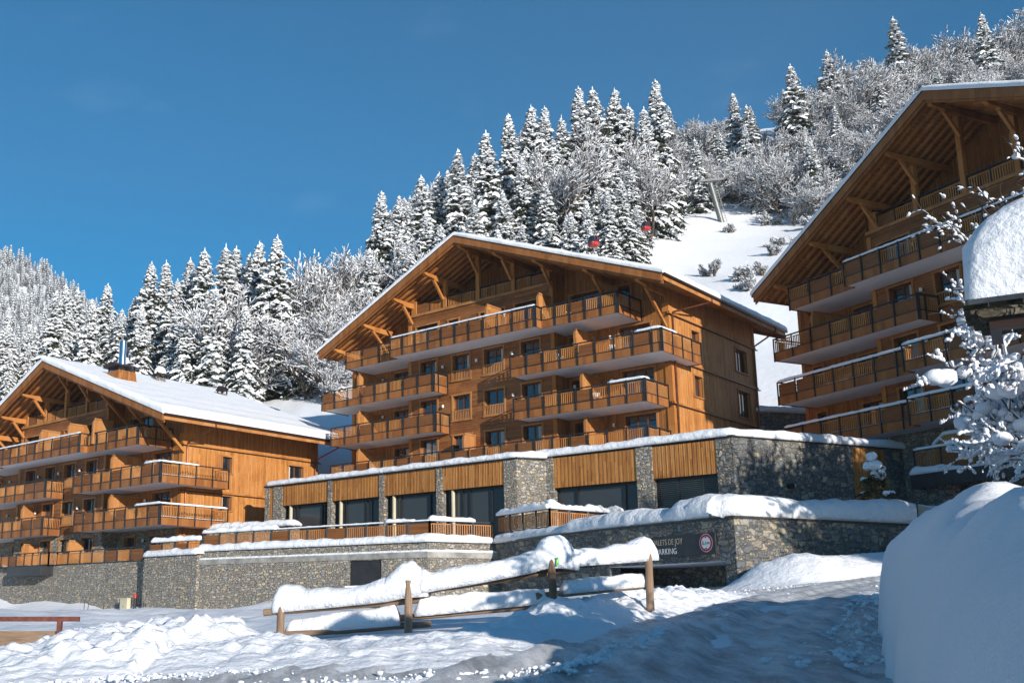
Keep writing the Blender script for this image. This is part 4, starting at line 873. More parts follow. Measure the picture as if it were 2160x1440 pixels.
wall_run('terrace_wall', 'lower stone wall with a grey concrete ledge, behind the left part of the wooden fence', [(T0[0] + .1 + off.x, T0[1] + off.y), (T1[0] + off.x + .15, T1[1] + off.y), (T2[0] + .1, T2[1] - .5)], .8, 4.5, W['stone'], th=.42, cap=(.33, .05, W['concrete']), snow=(.34, .13, .18, 12), holes=[(1 - 1, 12.9, 15.2, 4.46)])
m = MB(); d = Vector((T1[0] - T0[0], T1[1] - T0[1], 0)); Ld = d.length; d.normalize(); n = Vector((-d.y, d.x, 0)); p = Vector((T0[0] + .1, T0[1], 0)) + off + d * 12.9; q = p + d * 2.3
m.hexa([(*x.xy, .8) for x in (p + n * .12, q + n * .12, q + n * .2, p + n * .2)], [(*x.xy, 4.5) for x in (p + n * .12, q + n * .12, q + n * .2, p + n * .2)])
k = 1.0
while k < 4.4: m.beam((*(p + n * .1).xy, k), (*(q + n * .1).xy, k), .03, .05); k += .14
tag(m.build('shutter_door', W['darkpanel']), 'dark grey slatted shutter door in the lower stone wall', 'door')

# parking block
PK = [(5.8, 61.6), (8.05, 55.4), (10.16, 50.9), (14.04, 43.85), (27.5, 50.1)]
Lf = math.hypot(PK[3][0] - PK[2][0], PK[3][1] - PK[2][1])
GP = wall_run('parking_garage', 'dark stone parking garage block with a low entrance and a very thick roof snow edge', PK, .8, 5.35, W['stoneR'], th=.6, cap=(.10, .06, W['darkpanel']), cat='garage', holes=[(2, .15, Lf - .62, 3.62)])
o0 = Vector((PK[0][0], PK[0][1], 0)); m = MB()
snow_strip(m, [Vector((*p, 0)) - o0 + Vector((x, y, 5.43)) for p, x, y in ((PK[0], .5, .3), ((6.9, 58.5), .6, .4), (PK[1], .7, .4), ((8.9, 53.6), .8, .5))], 1.4, .55, 22, .16, .18)
snow_strip(m, [Vector((*p, 0)) - o0 + Vector((x, y, 5.43)) for p, x, y in (((8.5, 54.5), .8, .4), (PK[2], .85, .5), ((12.2, 47.2), .85, .55))], 1.9, .80, 25, .16, .16)
snow_strip(m, [Vector((*p, 0)) - o0 + Vector((x, y, 5.43)) for p, x, y in (((12.0, 47.6), .85, .5), ((13.6, 44.65), .80, .75), ((14.2, 44.7), .1, .35), ((15.4, 45.2), -.3, .55), (PK[4], -.4, .85), ((27, 50), -.5, .9))], 2.0, 1.05, 28, .16, .13)
m.build('roof_snow', W['snowrough'], GP, smooth=True)
m = MB(); m.poly([Vector((*p, 5.9)) - o0 for p in ((6.6, 60.8), (9.2, 55.2), (11.4, 51), (14.6, 45.4), (23, 48.9), (30, 52.5), (33, 62), (17.5, 54.5), (9.5, 63.3), (7.2, 62.3))])
m.build('roof_snow_field', W['snow'], GP)
dPK = Vector((PK[3][0] - PK[2][0], PK[3][1] - PK[2][1], 0)).normalized(); nPK = Vector((-dPK.y, dPK.x, 0)); P2_ = Vector((*PK[2], 0)) - o0
m = MB(); a, b = P2_ + dPK * .15, P2_ + dPK * (Lf - .62)
m.hexa([(*x.xy, 3.60) for x in (a + nPK * .02, b + nPK * .02, b + nPK * 8, a + nPK * 8)], [(*x.xy, 3.66) for x in (a + nPK * .02, b + nPK * .02, b + nPK * 8, a + nPK * 8)]); m.build('ceiling_slab', W['white'], GP)
m = MB(); x0, x1 = a + nPK * 3.2 - dPK * 2, b + nPK * 3.2; m.hexa([(*x.xy, .8) for x in (x0, x1, x1 + nPK * .3, x0 + nPK * .3)], [(*x.xy, 3.6) for x in (x0, x1, x1 + nPK * .3, x0 + nPK * .3)])
x0, x1 = b + nPK * .6 + dPK * .02, b + nPK * 3.4 + dPK * .02; m.hexa([(*x.xy, .8) for x in (x0, x1, x1 + dPK * .3, x0 + dPK * .3)], [(*x.xy, 3.6) for x in (x0, x1, x1 + dPK * .3, x0 + dPK * .3)]); m.build('inner_wall', W['stoneR'], GP)
m = MB(); x0, x1 = P2_ + dPK * .0 - nPK * .02, P2_ + dPK * .12 - nPK * .02; m.hexa([(*x.xy, .8) for x in (x0, x1, x1 + nPK * .3, x0 + nPK * .3)], [(*x.xy, 3.55) for x in (x0, x1, x1 + nPK * .3, x0 + nPK * .3)]); m.build('door_frame', W['galv'], GP)

# parking sign on the garage front
def text_mesh(body, size, name, mat_, parent, loc, ext=.012, squeeze=.92):
    cu = bpy.data.curves.new(name, 'FONT'); cu.body = body; cu.size = size; cu.extrude = ext; cu.align_x = 'LEFT'; cu.space_character = 1.06
    ob = bpy.data.objects.new(name + '_src', cu); me = bpy.data.meshes.new_from_object(ob); me.name = name; bpy.data.objects.remove(ob); bpy.data.curves.remove(cu)
    me.transform(Matrix.Rotation(R(90), 4, 'X')); w_ = max(v.co.x for v in me.vertices) - min(v.co.x for v in me.vertices); me.transform(Matrix.Scale(squeeze / w_, 4, (1, 0, 0))); me.transform(Matrix.Translation(loc)); me.materials.clear(); me.materials.append(mat_)
    o = bpy.data.objects.new(name, me); col.objects.link(o); o.parent = parent; return o
SL = 4.45; u0s = Lf - 1.02 - SL
sp = Vector((*PK[2], 0)) + dPK * u0s - nPK * .10
SG = empty('parking_sign', (sp.x, sp.y, 0), math.atan2(dPK.y, dPK.x)); tag(SG, 'long dark parking board with pale lettering and a round red height limit', 'sign')
m = MB(); m.hexa([(0, 0, 3.92), (SL, 0, 3.92), (SL, .07, 3.92), (0, .07, 3.92)], [(0, 0, 4.83), (SL, 0, 4.83), (SL, .07, 4.83), (0, .07, 4.83)]); m.build('board', W['darkpanel'], SG)
W['gold'] = plain('bronze_letters', (.42, .36, .27), 0.4, var=.05); W['signwhite'] = plain('white_letters', (.72, .72, .70), 0.5, var=.03); W['signred'] = plain('sign_red', (.45, .02, .03), 0.5, var=.05)
text_mesh('CHALETS DE JOY', .37, 'lettering', W['gold'], SG, Vector((.42, -.012, 4.44)), .004, 2.10)
text_mesh('PARKING', .37, 'lettering', W['signwhite'], SG, Vector((.86, -.012, 4.03)), .004, 1.26)
def disc(m, cx, cz, r, y, rx=1.0, n=40): m.poly([(cx + math.cos(t * 2 * math.pi / n) * r * rx, y, cz + math.sin(t * 2 * math.pi / n) * r) for t in range(n)])
m = MB(); m.cur = 1; disc(m, 3.93, 4.41, .385, -.012); m.cur = 0; disc(m, 3.93, 4.41, .365, -.016); m.cur = 1; disc(m, 3.93, 4.41, .265, -.020)
m.cur = 2; m.poly([(3.86, -.024, 4.66), (4.0, -.024, 4.66), (3.93, -.024, 4.60)]); m.poly([(3.86, -.024, 4.16), (3.93, -.024, 4.22), (4.0, -.024, 4.16)])
rd_ = m.build('height_limit_roundel', [W['signred'], W['signwhite'], W['black']], SG, fix=False)
text_mesh('2.1m', .20, 'lettering', W['black'], rd_, Vector((3.71, -.03, 4.345)), .003, .43)

# ------------------------------------------------------------------ railings of the terraces
def rail_thing(label, runs, zr, h, snow=(), cat='railing', sl=.2):
    p0 = runs[0][0]; t = empty('terrace_railing', (p0[0], p0[1], 0))
    k = MB(); k.beam((0, 0, zr - h), (0, 0, zr - .05), .09, .09); k.build('end_post', W['dark'], t)
    segs = [((p[0] - p0[0], p[1] - p0[1]), (q[0] - p0[0], q[1] - p0[1]), ty) for p, q, ty in runs]
    railing(t, segs, zr - h, zr, (), fascia=False, post=.10, flip=False)
    for i in snow:
        p, q, _ = segs[i]; s = MB(); snow_strip(s, [(p[0], p[1], zr), (q[0], q[1], zr)], .34, sl, i * 3 + 1, .16, .5); s.build('snow_cap', W['snow'], t, smooth=True)
    return tag(t, label, cat)
D01 = Vector((T1[0] - T0[0], T1[1] - T0[1], 0)).normalized(); N01 = Vector((-D01.y, D01.x, 0))
def back(p, d): return (p[0] + N01.x * d, p[1] + N01.y * d)
rT0, rT1, rT2 = back((-12.9, 70.2), .35), (1.98, 60.15), (5.75, 61.75)
rail_thing('long terrace railing of wood slats and panels in front of the glazed annex', [(rT0, rT1, 'PBBBPBBPBBBP'), (rT1, rT2, 'BBB')], 6.62, 1.12, (), sl=.12)
def rsnow(label, pts, w, h, sd): s = MB(); snow_strip(s, pts, w, h, sd, .14, .4); tag(s.build('rail_snow', W['snow'], smooth=True), label, 'snow')
rr = lambda t: (rT0[0] + (rT1[0] - rT0[0]) * t, rT0[1] + (rT1[1] - rT0[1]) * t, 6.62)
rsnow('thick ribbon of snow lying on the left third of the long terrace railing', [rr(0), rr(.36)], .38, .26, 2)
rsnow('thin line of snow along the middle of the long terrace railing', [rr(.36), rr(.80), rr(1)], .12, .05, 4)
rsnow('short pad of snow on the long terrace railing above a wood panel', [rr(.83), rr(.94)], .32, .17, 5)
rsnow('thick slab of snow on the terrace railing beside its bend', [rr(.995), (rT1[0] + 2.6, rT1[1] + 1.12, 6.62)], .42, .28, 6)
rail_thing('short lower terrace railing at the left end of the terrace walls', [(back((-17.2, 73.1), .5), back((-13.2, 70.15), .55), 'PBPB')], 6.2, 1.0)
a, b = back((-17.0, 73.0), .5), back((-13.2, 70.15), .55); rsnow('ribbon of snow on the short lower terrace railing at the left', [(*a, 6.2), (*b, 6.2)], .45, .30, 9)
rail_thing('ramp railing of slats climbing beside the parking roof, capped with snow', [((5.95, 61.2), (8.28, 56.6), 'BBBB'), ((8.28, 56.6), (14.2, 61.0), 'BBBBB')], 6.98, 1.05, (0, 1), sl=.30)
s = MB(); snow_strip(s, [(8.2, 56.7, 7.2), (8.5, 56.9, 7.2)], .5, .35, 2, .1, .2); tag(s.build('rail_snow', W['snow'], smooth=True), 'little peak of snow on the corner of the ramp railing', 'snow')
rail_thing('ground floor railing of slats and panels on the retaining wall of the left chalet', [(LW(30, -2.9), LW(20.2, -2.9), 'BBBBBBBB'), (LW(20.2, -2.9), LW(20.2, -3.6), 'b'), (LW(20.2, -3.6), LW(11.6, -3.6), 'BBPBBBB'), (LW(11.6, -3.6), LW(11.6, -2.9), 'b'), (LW(11.6, -2.9), LW(.05, -2.9), 'BBBBPBP')], 6.05, 1.05)
m = MB(); q = [LW(17.0, -3.0), LW(17.0, -4.1), LW(11.9, -4.1), LW(11.9, -3.0)]; m.hexa([(*x, 4.25) for x in q], [(*x, 4.98) for x in q]); tag(m.build('dark_planter_box', W['darkpanel']), 'dark metal box hung on the stone retaining wall below the left chalet terrace', 'planter box')
# stone piece with snow left of the annex, under the left chalet side wall
wall_run('garden_wall', 'stone wall with a sloping snow cap between the left chalet and the annex', [LW(-1.2, 1.5), LW(-9.5, 2.6)], 3.5, 7.25, W['stone'], cap=(.07, .04, W['dark']), snow=(1.0, .45, .3, 17))

# lower terrace of the right chalet
CT = empty('lower_terrace', (38.355, 41.627, 0), R(-66.77)); tag(CT, 'dark clad lower terrace slab with snow along its edge in front of the right chalet', 'terrace')
m = MB(True); m.box(4, 17.75, -4, -3.85, 7.95, 8.72); m.box(17.6, 17.75, -3.85, 0, 7.95, 8.72)
for k in range(5): m.box(15.2 - k * 2.6, 15.23 - k * 2.6, -4.012, -4, 7.95, 8.72)
m.build('fascia', W['darkpanel'], CT)
m = MB(True); m.box(4, 17.6, -3.85, 0, 8.3, 8.7); m.build('slab', W['concrete'], CT)
for q in ((12.6, 13.8, -.9, -.1, 4, 8.3), (16.2, 17.4, -3.3, -2.2, 4, 8.3), (8, 9, -.9, -.1, 4, 8.3)): m = MB(True); m.box(*q); m.build('pillar', W['stoneR'], CT)
m = MB(True); snow_strip(m, [(17.7, -3.9, 8.72), (15.4, -3.9, 8.72)], .45, .36, 4, .15, .15); snow_strip(m, [(15.4, -3.85, 8.72), (4.5, -3.85, 8.72)], .35, .18, 6, .12, .8); m.build('edge_snow', W['snow'], CT, smooth=True)
rf = MB(True); rf.box(4, 17.6, -3.7, -3.66, 8.72, 8.74); rfo = rf.build('terrace_rail', W['dark'], CT)
railing(rfo, [((17.6, -3.7), (4.5, -3.7), 'BPBPBBPB')], 8.75, 10.05, (0,), fascia=False, post=.09)
m = MB(True); m.prism([(17.0, -2.9, 8.7), (17.0, -2.9, 10.3), (16.3, -2.9, 10.75), (14.6, -2.9, 10.75), (14.2, -2.9, 10.4), (14.2, -2.9, 8.7)], (0, .12, 0)); m.prism([(14.9, -2.85, 8.7), (14.9, -2.85, 10.7), (14.9, -.2, 10.7), (14.9, -.2, 8.7)], (.12, 0, 0))
pr_ = m.build('partition', W['slat'], CT)
m = MB(True); snow_strip(m, [(17.05, -2.85, 10.2), (16.3, -2.85, 10.75), (14.5, -2.85, 10.75)], .34, .2, 4, .1, .2); m.build('snow_cap', W['snow'], pr_, smooth=True)

s1 = Vector((20.9, 43.3, 0)); s2 = Vector((22.2, 43.1, 0))
sb = empty('grey_panel_board', (21.2, 42.0, 0), R(-6)); tag(sb, 'tilted grey panel on a post above the snow bank, left of the right chalet passage', 'panel')
m = MB(); m.hexa([(-.38, 0, 4.90), (.38, 0, 4.78), (.38, .04, 4.78), (-.38, .04, 4.90)], [(-.38, 0, 5.72), (.38, 0, 5.50), (.38, .04, 5.50), (-.38, .04, 5.72)]); m.build('panel', W['galv'], sb)
m = MB(); m.beam((-.38, .07, 4.3), (-.39, .07, 5.8), .05, .05); m.beam((.38, .07, 4.3), (.38, .07, 5.55), .05, .05); m.build('post', W['dark'], sb)
# stone wall and snowy yard between the middle and the right chalet
wall_run('yard_wall', 'dark stone wall with snow on top in the gap between the middle and right chalets', [(26.2, 75.5), (31.5, 76.5), (38, 76)], 8, 15.8, W['stoneR'], snow=(1.6, .5, .6, 31))
hb = empty('small_chalet', (36.6, 97, 16.6), R(-30)); hb.scale = (.55, .55, .55); tag(hb, 'small distant house with snowy roof in the gap between the middle and right chalets', 'house')
m = MB(); m.box(-4, 4, -4, 4, -2, 3); m.prism([(-4, -4, 3), (4, -4, 3), (0, -4, 5.6)], (0, 8, 0)); m.build('wall', W['side'], hb)
m = MB(); m.hexa([(-5, -5, 2.3), (0, -5, 5.6), (0, 5, 5.6), (-5, 5, 2.3)], [(-5, -5, 2.95), (0, -5, 6.3), (0, 5, 6.3), (-5, 5, 2.95)]); m.hexa([(0, -5, 5.6), (5, -5, 2.3), (5, 5, 2.3), (0, 5, 5.6)], [(0, -5, 6.3), (5, -5, 2.95), (5, 5, 2.95), (0, 5, 6.3)]); m.build('roof_snow', W['snow'], hb)

# ------------------------------------------------------------------ wooden fence with heavy snow
FE = empty('wooden_fence', (0, 21, 0)); tag(FE, 'two rail log fence with four posts under fat pillows of snow', 'fence')
FP = [(-2.32, .8, 1.16, 1.84), (.25, .0, 1.12, 2.18), (3.07, -.35, 1.60, 2.63), (5.06, .35, 2.0, 2.76)]     # x, y-21, ground, top
def log(m, p, q, r, seed, n=10):
    p = Vector(p); q = Vector(q); k = 14; path = [p.lerp(q, i / k) + Vector((0, 0, .018 * fbm(i * .5, seed, 1, 2))) for i in range(k + 1)]; m.tube(path, r, n, r * .9)
for i, (x, y, g, t_) in enumerate(FP):
    m = MB(); lean = .03 * (1 if i == 2 else -.3); log(m, (x, y, g - .4), (x - lean * 2, y, t_), .082, i * 3 + 1, 12); m.build('post', W['logv'], FE, smooth=False)
def fz(x, pts): return float(np.interp(x, [p[0] for p in pts], [p[1] for p in pts]))
for k, (dz) in enumerate((0.0, 1.0)):
    for i in range(3):
        (x0, y0, g0, t0), (x1, y1, g1, t1) = FP[i], FP[i + 1]
        z0_ = (1.59, 1.95, 2.43)[i] if k == 0 else (1.12, 1.47, 1.90)[i]; z1_ = (1.80, 2.36, 2.61)[i] if k == 0 else (1.33, 1.74, 2.08)[i]
        ex0, ex1 = -.35, .45; dx = x1 - x0; s0 = (z1_ - z0_) / dx; yo = .13 * (1 if i % 2 else -.02) + .02
        m = MB(); a = (x0 + ex0, y0 + yo + .13, z0_ + s0 * ex0); b = (x1 + ex1 * (1 if i < 2 else .15), y1 + yo + .13, z1_ + s0 * ex1 * .5); log(m, a, b, .072, i * 5 + k * 11 + 2); r_ = m.build('rail', W['log'], FE)
def rows(path, w, h, sd, amp=.25):
    m = MB(); snow_strip(m, path, w, h, sd, .07, amp, under=.06); return m.build('snow_cap', W['snowrough'], FE, smooth=True)
def fy(x): return fz(x, [(-2.32, .8), (.25, .0), (3.07, -.35), (5.13, .35)]) + .24
def rows(prof, w, sd, amp=.12):
    m = MB(); snow_strip(m, [(x, fy(x), z) for x, z, _ in prof], w, .3, sd, .06, amp, under=.07, hs=[q[2] for q in prof]); return m.build('snow_cap', W['snowrough'], FE, smooth=True)
rows([(-2.52, 1.62, .04), (-2.47, 1.62, .30), (-2.36, 1.63, .47), (-2.20, 1.64, .53), (-2.0, 1.66, .46), (-1.80, 1.68, .35), (-1.3, 1.72, .33), (-.5, 1.80, .33), (-.12, 1.84, .40), (.02, 1.87, .56), (.16, 1.90, .66), (.34, 1.92, .64), (.52, 1.93, .48), (.66, 1.94, .10)], .54, 3)
rows([(.40, 1.98, .12), (.55, 2.0, .40), (.80, 2.05, .33), (1.1, 2.10, .31), (1.6, 2.18, .33), (2.3, 2.31, .31), (2.75, 2.40, .34), (2.86, 2.44, .46), (3.0, 2.47, .54), (3.22, 2.47, .55), (3.38, 2.45, .46), (3.50, 2.44, .28), (3.54, 2.44, .04)], .58, 7)
rows([(3.34, 2.50, .10), (3.42, 2.50, .30), (3.6, 2.52, .28), (4.1, 2.56, .26), (4.6, 2.60, .33), (4.85, 2.62, .42), (5.02, 2.64, .44), (5.16, 2.66, .38), (5.27, 2.66, .20), (5.31, 2.66, .03)], .52, 11)
rows([(-2.2, 1.18, .06), (-2.1, 1.19, .24), (-1.2, 1.27, .27), (-.4, 1.34, .30), (.0, 1.37, .33), (.12, 1.38, .08)], .36, 13)
rows([(.38, 1.54, .06), (.5, 1.56, .28), (1.1, 1.62, .30), (2.2, 1.73, .26), (2.9, 1.80, .22), (2.98, 1.80, .05)], .36, 15)
rows([(3.25, 1.98, .06), (3.35, 1.99, .20), (4.2, 2.07, .20), (4.95, 2.13, .22), (5.02, 2.14, .05)], .36, 17)
m = MB(); m.cur = 0; m.box(3.10, 3.145, -.455, -.44, 2.44, 2.60); m.cur = 1; m.box(3.115, 3.135, -.462, -.456, 2.50, 2.56)
W['green'] = plain('trail_mark_green', (.02, .38, .08), 0.5, var=.05); m.build('trail_marker', [W['green'], W['yellow']], FE)
# dark rail and board at the lower left
ML = empty('metal_handrail', (-7.6, 24.5, 0)); tag(ML, 'rust brown metal handrail with a wide weathered board, behind the snow at the lower left', 'handrail')
m = MB(); m.box(-3.8, .44, -.05, .05, 1.36, 1.47); m.build('top_rail', W['rust'], ML)
m = MB(); m.box(-.05, .05, -.06, .06, .3, 1.36); m.build('post', W['rust'], ML); m = MB(); m.box(-.55, .02, -.05, .05, .38, .46); m.build('foot_rail', W['rust'], ML)
m = MB(); m.box(-3.8, .32, .07, .12, .80, 1.15); m.build('board', W['log'], ML)
# utility box, hydrant, marker stakes
UB = empty('utility_cabinet', LW(1.05, -3.55) + (0,), R(-42.2)); tag(UB, 'cream coloured electrical cabinet against the stone retaining wall', 'cabinet')
m = MB(); m.box(-.42, .42, -.18, .2, 1.3, 2.42); m.build('body', W['cream'], UB); m = MB(); m.box(-.46, .46, -.22, .22, 2.42, 2.47); m.build('lid', W['cream'], UB); m = MB(); m.box(-.06, .03, -.19, -.18, 1.85, 1.93); m.build('warning_plate', W['red'], UB)
HY = empty('fire_hydrant', LW(-.3, -3.7) + (0,)); tag(HY, 'slim dark hydrant with a red top next to the cream cabinet', 'hydrant')
m = MB(); m.tube([(0, 0, 1.2), (0, 0, 2.45)], .10, 12); m.build('body', W['black'], HY); m = MB(); m.tube([(0, 0, 2.45), (0, 0, 2.68)], .11, 12); m.tube([(0, 0, 2.68), (0, 0, 2.76)], .06, 10); m.build('cap', W['red'], HY)
st0 = None
for k, (aa, ln, lb) in enumerate(((4.6, .0, 'leftmost thin dark stake sticking out of the snow by the retaining wall'), (4.0, .12, 'slightly leaning thin dark stake, second from the left by the retaining wall'), (2.1, 0, 'third thin dark stake from the left, before the cream cabinet'), (-2.6, 0, 'thin dark stake right of the hydrant, last of the row'))):
    m = MB(); p = LW(aa, -4.6); m.beam((p[0] - ln, p[1], 1.3), (p[0], p[1], 2.15), .035, .035); tag(m.build('marker_stake', W['black']), lb, 'stake', 'marker stakes in the snow')
# notice, black box sign and a worker half hidden behind the fence
m = MB(); m.hexa([(-.36, 0, 0), (.36, 0, .03), (.36, .02, .03), (-.36, .02, 0)], [(-.35, .06, .82), (.35, .06, .85), (.35, .08, .85), (-.35, .08, .82)])
no = empty('paper_notice', (-1.62, 42, 1.72)); tag(no, 'pale printed notice standing in the snow behind the fence', 'notice'); m.build('sheet', W['paper'], no)
m = MB()
for k in range(4): m.hexa([(-.28, -.004 + .006 * k - .0, .62 - .12 * k), (.28 - .1 * (k % 2), -.004 + .006 * k, .63 - .12 * k), (.28 - .1 * (k % 2), .03, .63 - .12 * k), (-.28, .03, .62 - .12 * k)], [(-.28, .0, .655 - .12 * k), (.28 - .1 * (k % 2), .0, .665 - .12 * k), (.28 - .1 * (k % 2), .04, .665 - .12 * k), (-.28, .04, .655 - .12 * k)])
m.build('printed_lines', W['galv'], no)
bs = empty('direction_sign', (1.62, 58.6, 0), R(-20)); tag(bs, 'small dark sign with white arrow marks low on the stone wall behind the fence', 'sign')
m = MB(); m.box(-.33, .33, 0, .06, 1.5, 2.65); m.build('board', W['darkpanel'], bs)
m = MB(); m.box(-.12, .2, -.012, 0, 2.08, 2.2); m.box(.14, .26, -.012, 0, 2.2, 2.32); m.poly([(-.28, -.012, 2.22), (-.12, -.012, 2.32), (-.12, -.012, 2.12)]); m.build('arrow_mark', W['signwhite'], bs)
def person(loc, rz):
    t = empty('person', loc, rz); tag(t, 'person in dark clothing with yellow hi-vis straps, mostly hidden behind the fence', 'person')
    V_ = {'pel': (0, 0, .92), 'sp': (0, -.03, 1.15), 'ch': (0, -.10, 1.36), 'nk': (0, -.17, 1.52), 'hd': (0, -.22, 1.64), 'tp': (0, -.24, 1.76)}
    names = list(V_); vs = [V_[k] for k in names]; rad = [.15, .145, .17, .062, .095, .07]; ed = [(0, 1), (1, 2), (2, 3), (3, 4), (4, 5)]
    def chain(start, pts, rr_):
        i = start
        for p, r in zip(pts, rr_): vs.append(p); rad.append(r); ed.append((i, len(vs) - 1)); i = len(vs) - 1
        return i
    for s in (-1, 1):
        w = chain(2, [(.19 * s, -.11, 1.40), (.26 * s, -.16, 1.14), (.22 * s, -.36, 1.02), (.205 * s, -.44, 1.0)], [.085, .055, .04, .034])
        for f in range(4): chain(w, [((.17 + .02 * f) * s, -.50, .985), ((.17 + .018 * f) * s, -.535 - .006 * (f % 2), .96)], [.0095, .008])
        chain(w, [(.165 * s, -.45, .985), (.145 * s, -.485, .975)], [.012, .009])
        chain(0, [(.10 * s, 0, .86), (.11 * s, -.04, .48), (.11 * s, .02, .09), (.11 * s, -.12, .04)], [.10, .062, .045, .04])
    me = bpy.data.meshes.new('body'); me.from_pydata(vs, ed, []); o = bpy.data.objects.new('body', me); col.objects.link(o); o.parent = t; me.materials.append(W['cloth'])
    sk = o.modifiers.new('Skin', 'SKIN'); sk.use_smooth_shade = True; ly = me.skin_vertices[0].data if me.skin_vertices else None
    if ly is None:
        b = bmesh.new(); b.from_mesh(me); b.verts.layers.skin.verify(); b.to_mesh(me); b.free(); ly = me.skin_vertices[0].data
    for i, r in enumerate(rad): ly[i].radius = (r, r); ly[i].use_root = (i == 0)
    ss = o.modifiers.new('Sub', 'SUBSURF'); ss.levels = 1; ss.render_levels = 1
    m = MB(); bm = bmesh.new(); bmesh.ops.create_icosphere(bm, subdivisions=3, radius=1)
    for v in bm.verts:
        q = v.co.copy(); face = max(0, -q.y); nose = math.exp(-((q.x / .16) ** 2 + ((q.z + .05) / .25) ** 2)) * face * .13; v.co = Vector((q.x * .078, q.y * .098 - nose * .2, q.z * .118)) + Vector((0, -.235, 1.68))
    m.faces([tuple(v.co) for v in bm.verts], [[v.index for v in f.verts] for f in bm.faces]); m.build('face', W['skin'], t, smooth=True)
    m = MB(); m.faces([tuple(Vector((v.co.x * 1.10, (v.co.y + .235) * 1.10 - .225, (v.co.z - 1.68) * 1.08 + 1.70))) for v in bm.verts], [[v.index for v in f.verts] for f in bm.faces if f.calc_center_median().z > 1.70]); bm.free(); m.build('hat', W['black'], t, smooth=True)
    for s in (-1, 1):
        m = MB(); m.tube([(s * .12, -.27, 1.12), (s * .13, -.28, 1.36), (s * .13, -.18, 1.53), (s * .13, -.02, 1.52), (s * .12, .09, 1.34)], .022, 6); m.build('hi_vis_strap', W['yellow'], t)
person((-.85, 46.0, .50), R(200))

# ------------------------------------------------------------------ ski lift: tower and two cabins on a cable
PY_ = empty('lift_tower', (56.56, 171.0, 65.7)); tag(PY_, 'leaning grey steel ski lift tower with a sheave head on the snowy slope', 'ski lift tower')
top = Vector((-2.0, -.3, 8.0)); m = MB(); m.tube([(0, 0, -1), tuple(top)], .52, 14, .42); m.build('mast', W['galv'], PY_)
m = MB(); m.beam(top + Vector((-2.6, 0, .4)), top + Vector((2.9, .5, 1.1)), .35, .4); m.build('crossarm', W['dark'], PY_)
m = MB(); m.beam(top + Vector((-2.7, 0, .3)), top + Vector((-3.4, 0, 2.4)), .2, .2); m.beam(top + Vector((-3.4, 0, 2.4)), top + Vector((.2, 0, 4.2)), .2, .25); m.beam(top + Vector((.2, 0, 4.2)), top + Vector((.3, 0, 1.2)), .18, .18); m.build('service_frame', W['dark'], PY_)
for dx in (-2.3, 2.5):
    m = MB(); m.beam(top + Vector((dx - .2, -2.6, -.2)), top + Vector((dx - .2, 2.6, .8)), .25, .3); sh = m.build('sheave_beam', W['dark'], PY_)
    for k in range(6): m = MB(); c_ = top + Vector((dx, -2.4 + k * .95, .15 + k * .19)); m.tube([c_ + Vector((-.1, 0, 0)), c_ + Vector((.1, 0, 0))], .3, 12); m.build('sheave', W['galv'], sh)
m = MB(); 
for s in (-.25, .25): m.beam(Vector((.75 + s, 0, -1)), top + Vector((.7 + s, 0, 0)), .06, .06)
for k in range(18): q = Vector((.75, 0, 0)).lerp(top + Vector((.7, 0, 0)), k / 18); m.beam(q + Vector((-.25, 0, 0)), q + Vector((.25, 0, 0)), .04, .04)
m.build('ladder', W['concrete'], PY_)
def cabin(name, loc, rz, label, H=5.2):
    t = empty(name, loc, rz); g = MB()
    def ring(z, rx, ry, n=20): return [(math.copysign(abs(math.cos(i * 2 * math.pi / n)) ** .55, math.cos(i * 2 * math.pi / n)) * rx, math.copysign(abs(math.sin(i * 2 * math.pi / n)) ** .55, math.sin(i * 2 * math.pi / n)) * ry, z) for i in range(n)]
    def loft(g, L, n=20):
        R_ = [[g.V(p) for p in ring(*l)] for l in L]
        for a, b in zip(R_, R_[1:]):
            for i in range(n): g.f.append([a[i], a[(i + 1) % n], b[(i + 1) % n], b[i]]); g.m.append(g.cur)
        g.f.append(R_[0][::-1]); g.m.append(g.cur); g.f.append(R_[-1]); g.m.append(g.cur)
    loft(g, [(-2.15, .72, .72), (-2.05, .92, .92), (-1.55, 1.12, 1.08), (-1.3, 1.15, 1.10)]); g.build('lower_shell', plain('cabin_red', (.34, .03, .02), .45, var=.1), t, smooth=False)
    g = MB(); loft(g, [(-1.3, 1.12, 1.06), (-.6, 1.05, 1.0), (.0, .80, .76)]); g.build('window_band', W['glass'], t)
    g = MB(); loft(g, [(0, .88, .84), (.16, .72, .70), (.26, .3, .3)]); g.build('roof', W['dark'], t)
    g = MB()
    for x, y in ((1.06, .35), (1.06, -.35), (-1.06, .35), (-1.06, -.35), (.35, 1.02), (-.35, 1.02), (.35, -1.02), (-.35, -1.02)): g.beam((x * 1.05, y * 1.05, -1.32), (x * .80, y * .80, .02), .08, .08)
    g.build('window_frame', W['dark'], t)
    g = MB(); g.beam((-.35, -1.15, -1.9), (-.35, -1.10, -.1), .05, .05); g.beam((.35, -1.15, -1.9), (.35, -1.10, -.1), .05, .05); g.box(-.32, .32, -1.14, -1.08, -2.0, -1.3); g.build('door', W['red'], t)
    g = MB(); g.tube([(0, 0, .2), (0, 0, 1.5), (.35, 0, 2.4), (0, 0, 3.2)], .07, 8); g.build('hanger', W['galv'], t)
    t.scale = (.5, .5, .5)
    return tag(t, label, 'cable car', 'cable car cabins above the middle chalet')
def at_(u, v, y):
    F, PX, PY, TH = 2220.5, 833.4, 797.0, R(12.444); x = (u - PX) / F; q = -(v - PY) / F
    d = Vector((x, math.cos(TH) - q * math.sin(TH), math.sin(TH) + q * math.cos(TH))); return Vector((0, 0, 1.6)) + d * (y / d.y)
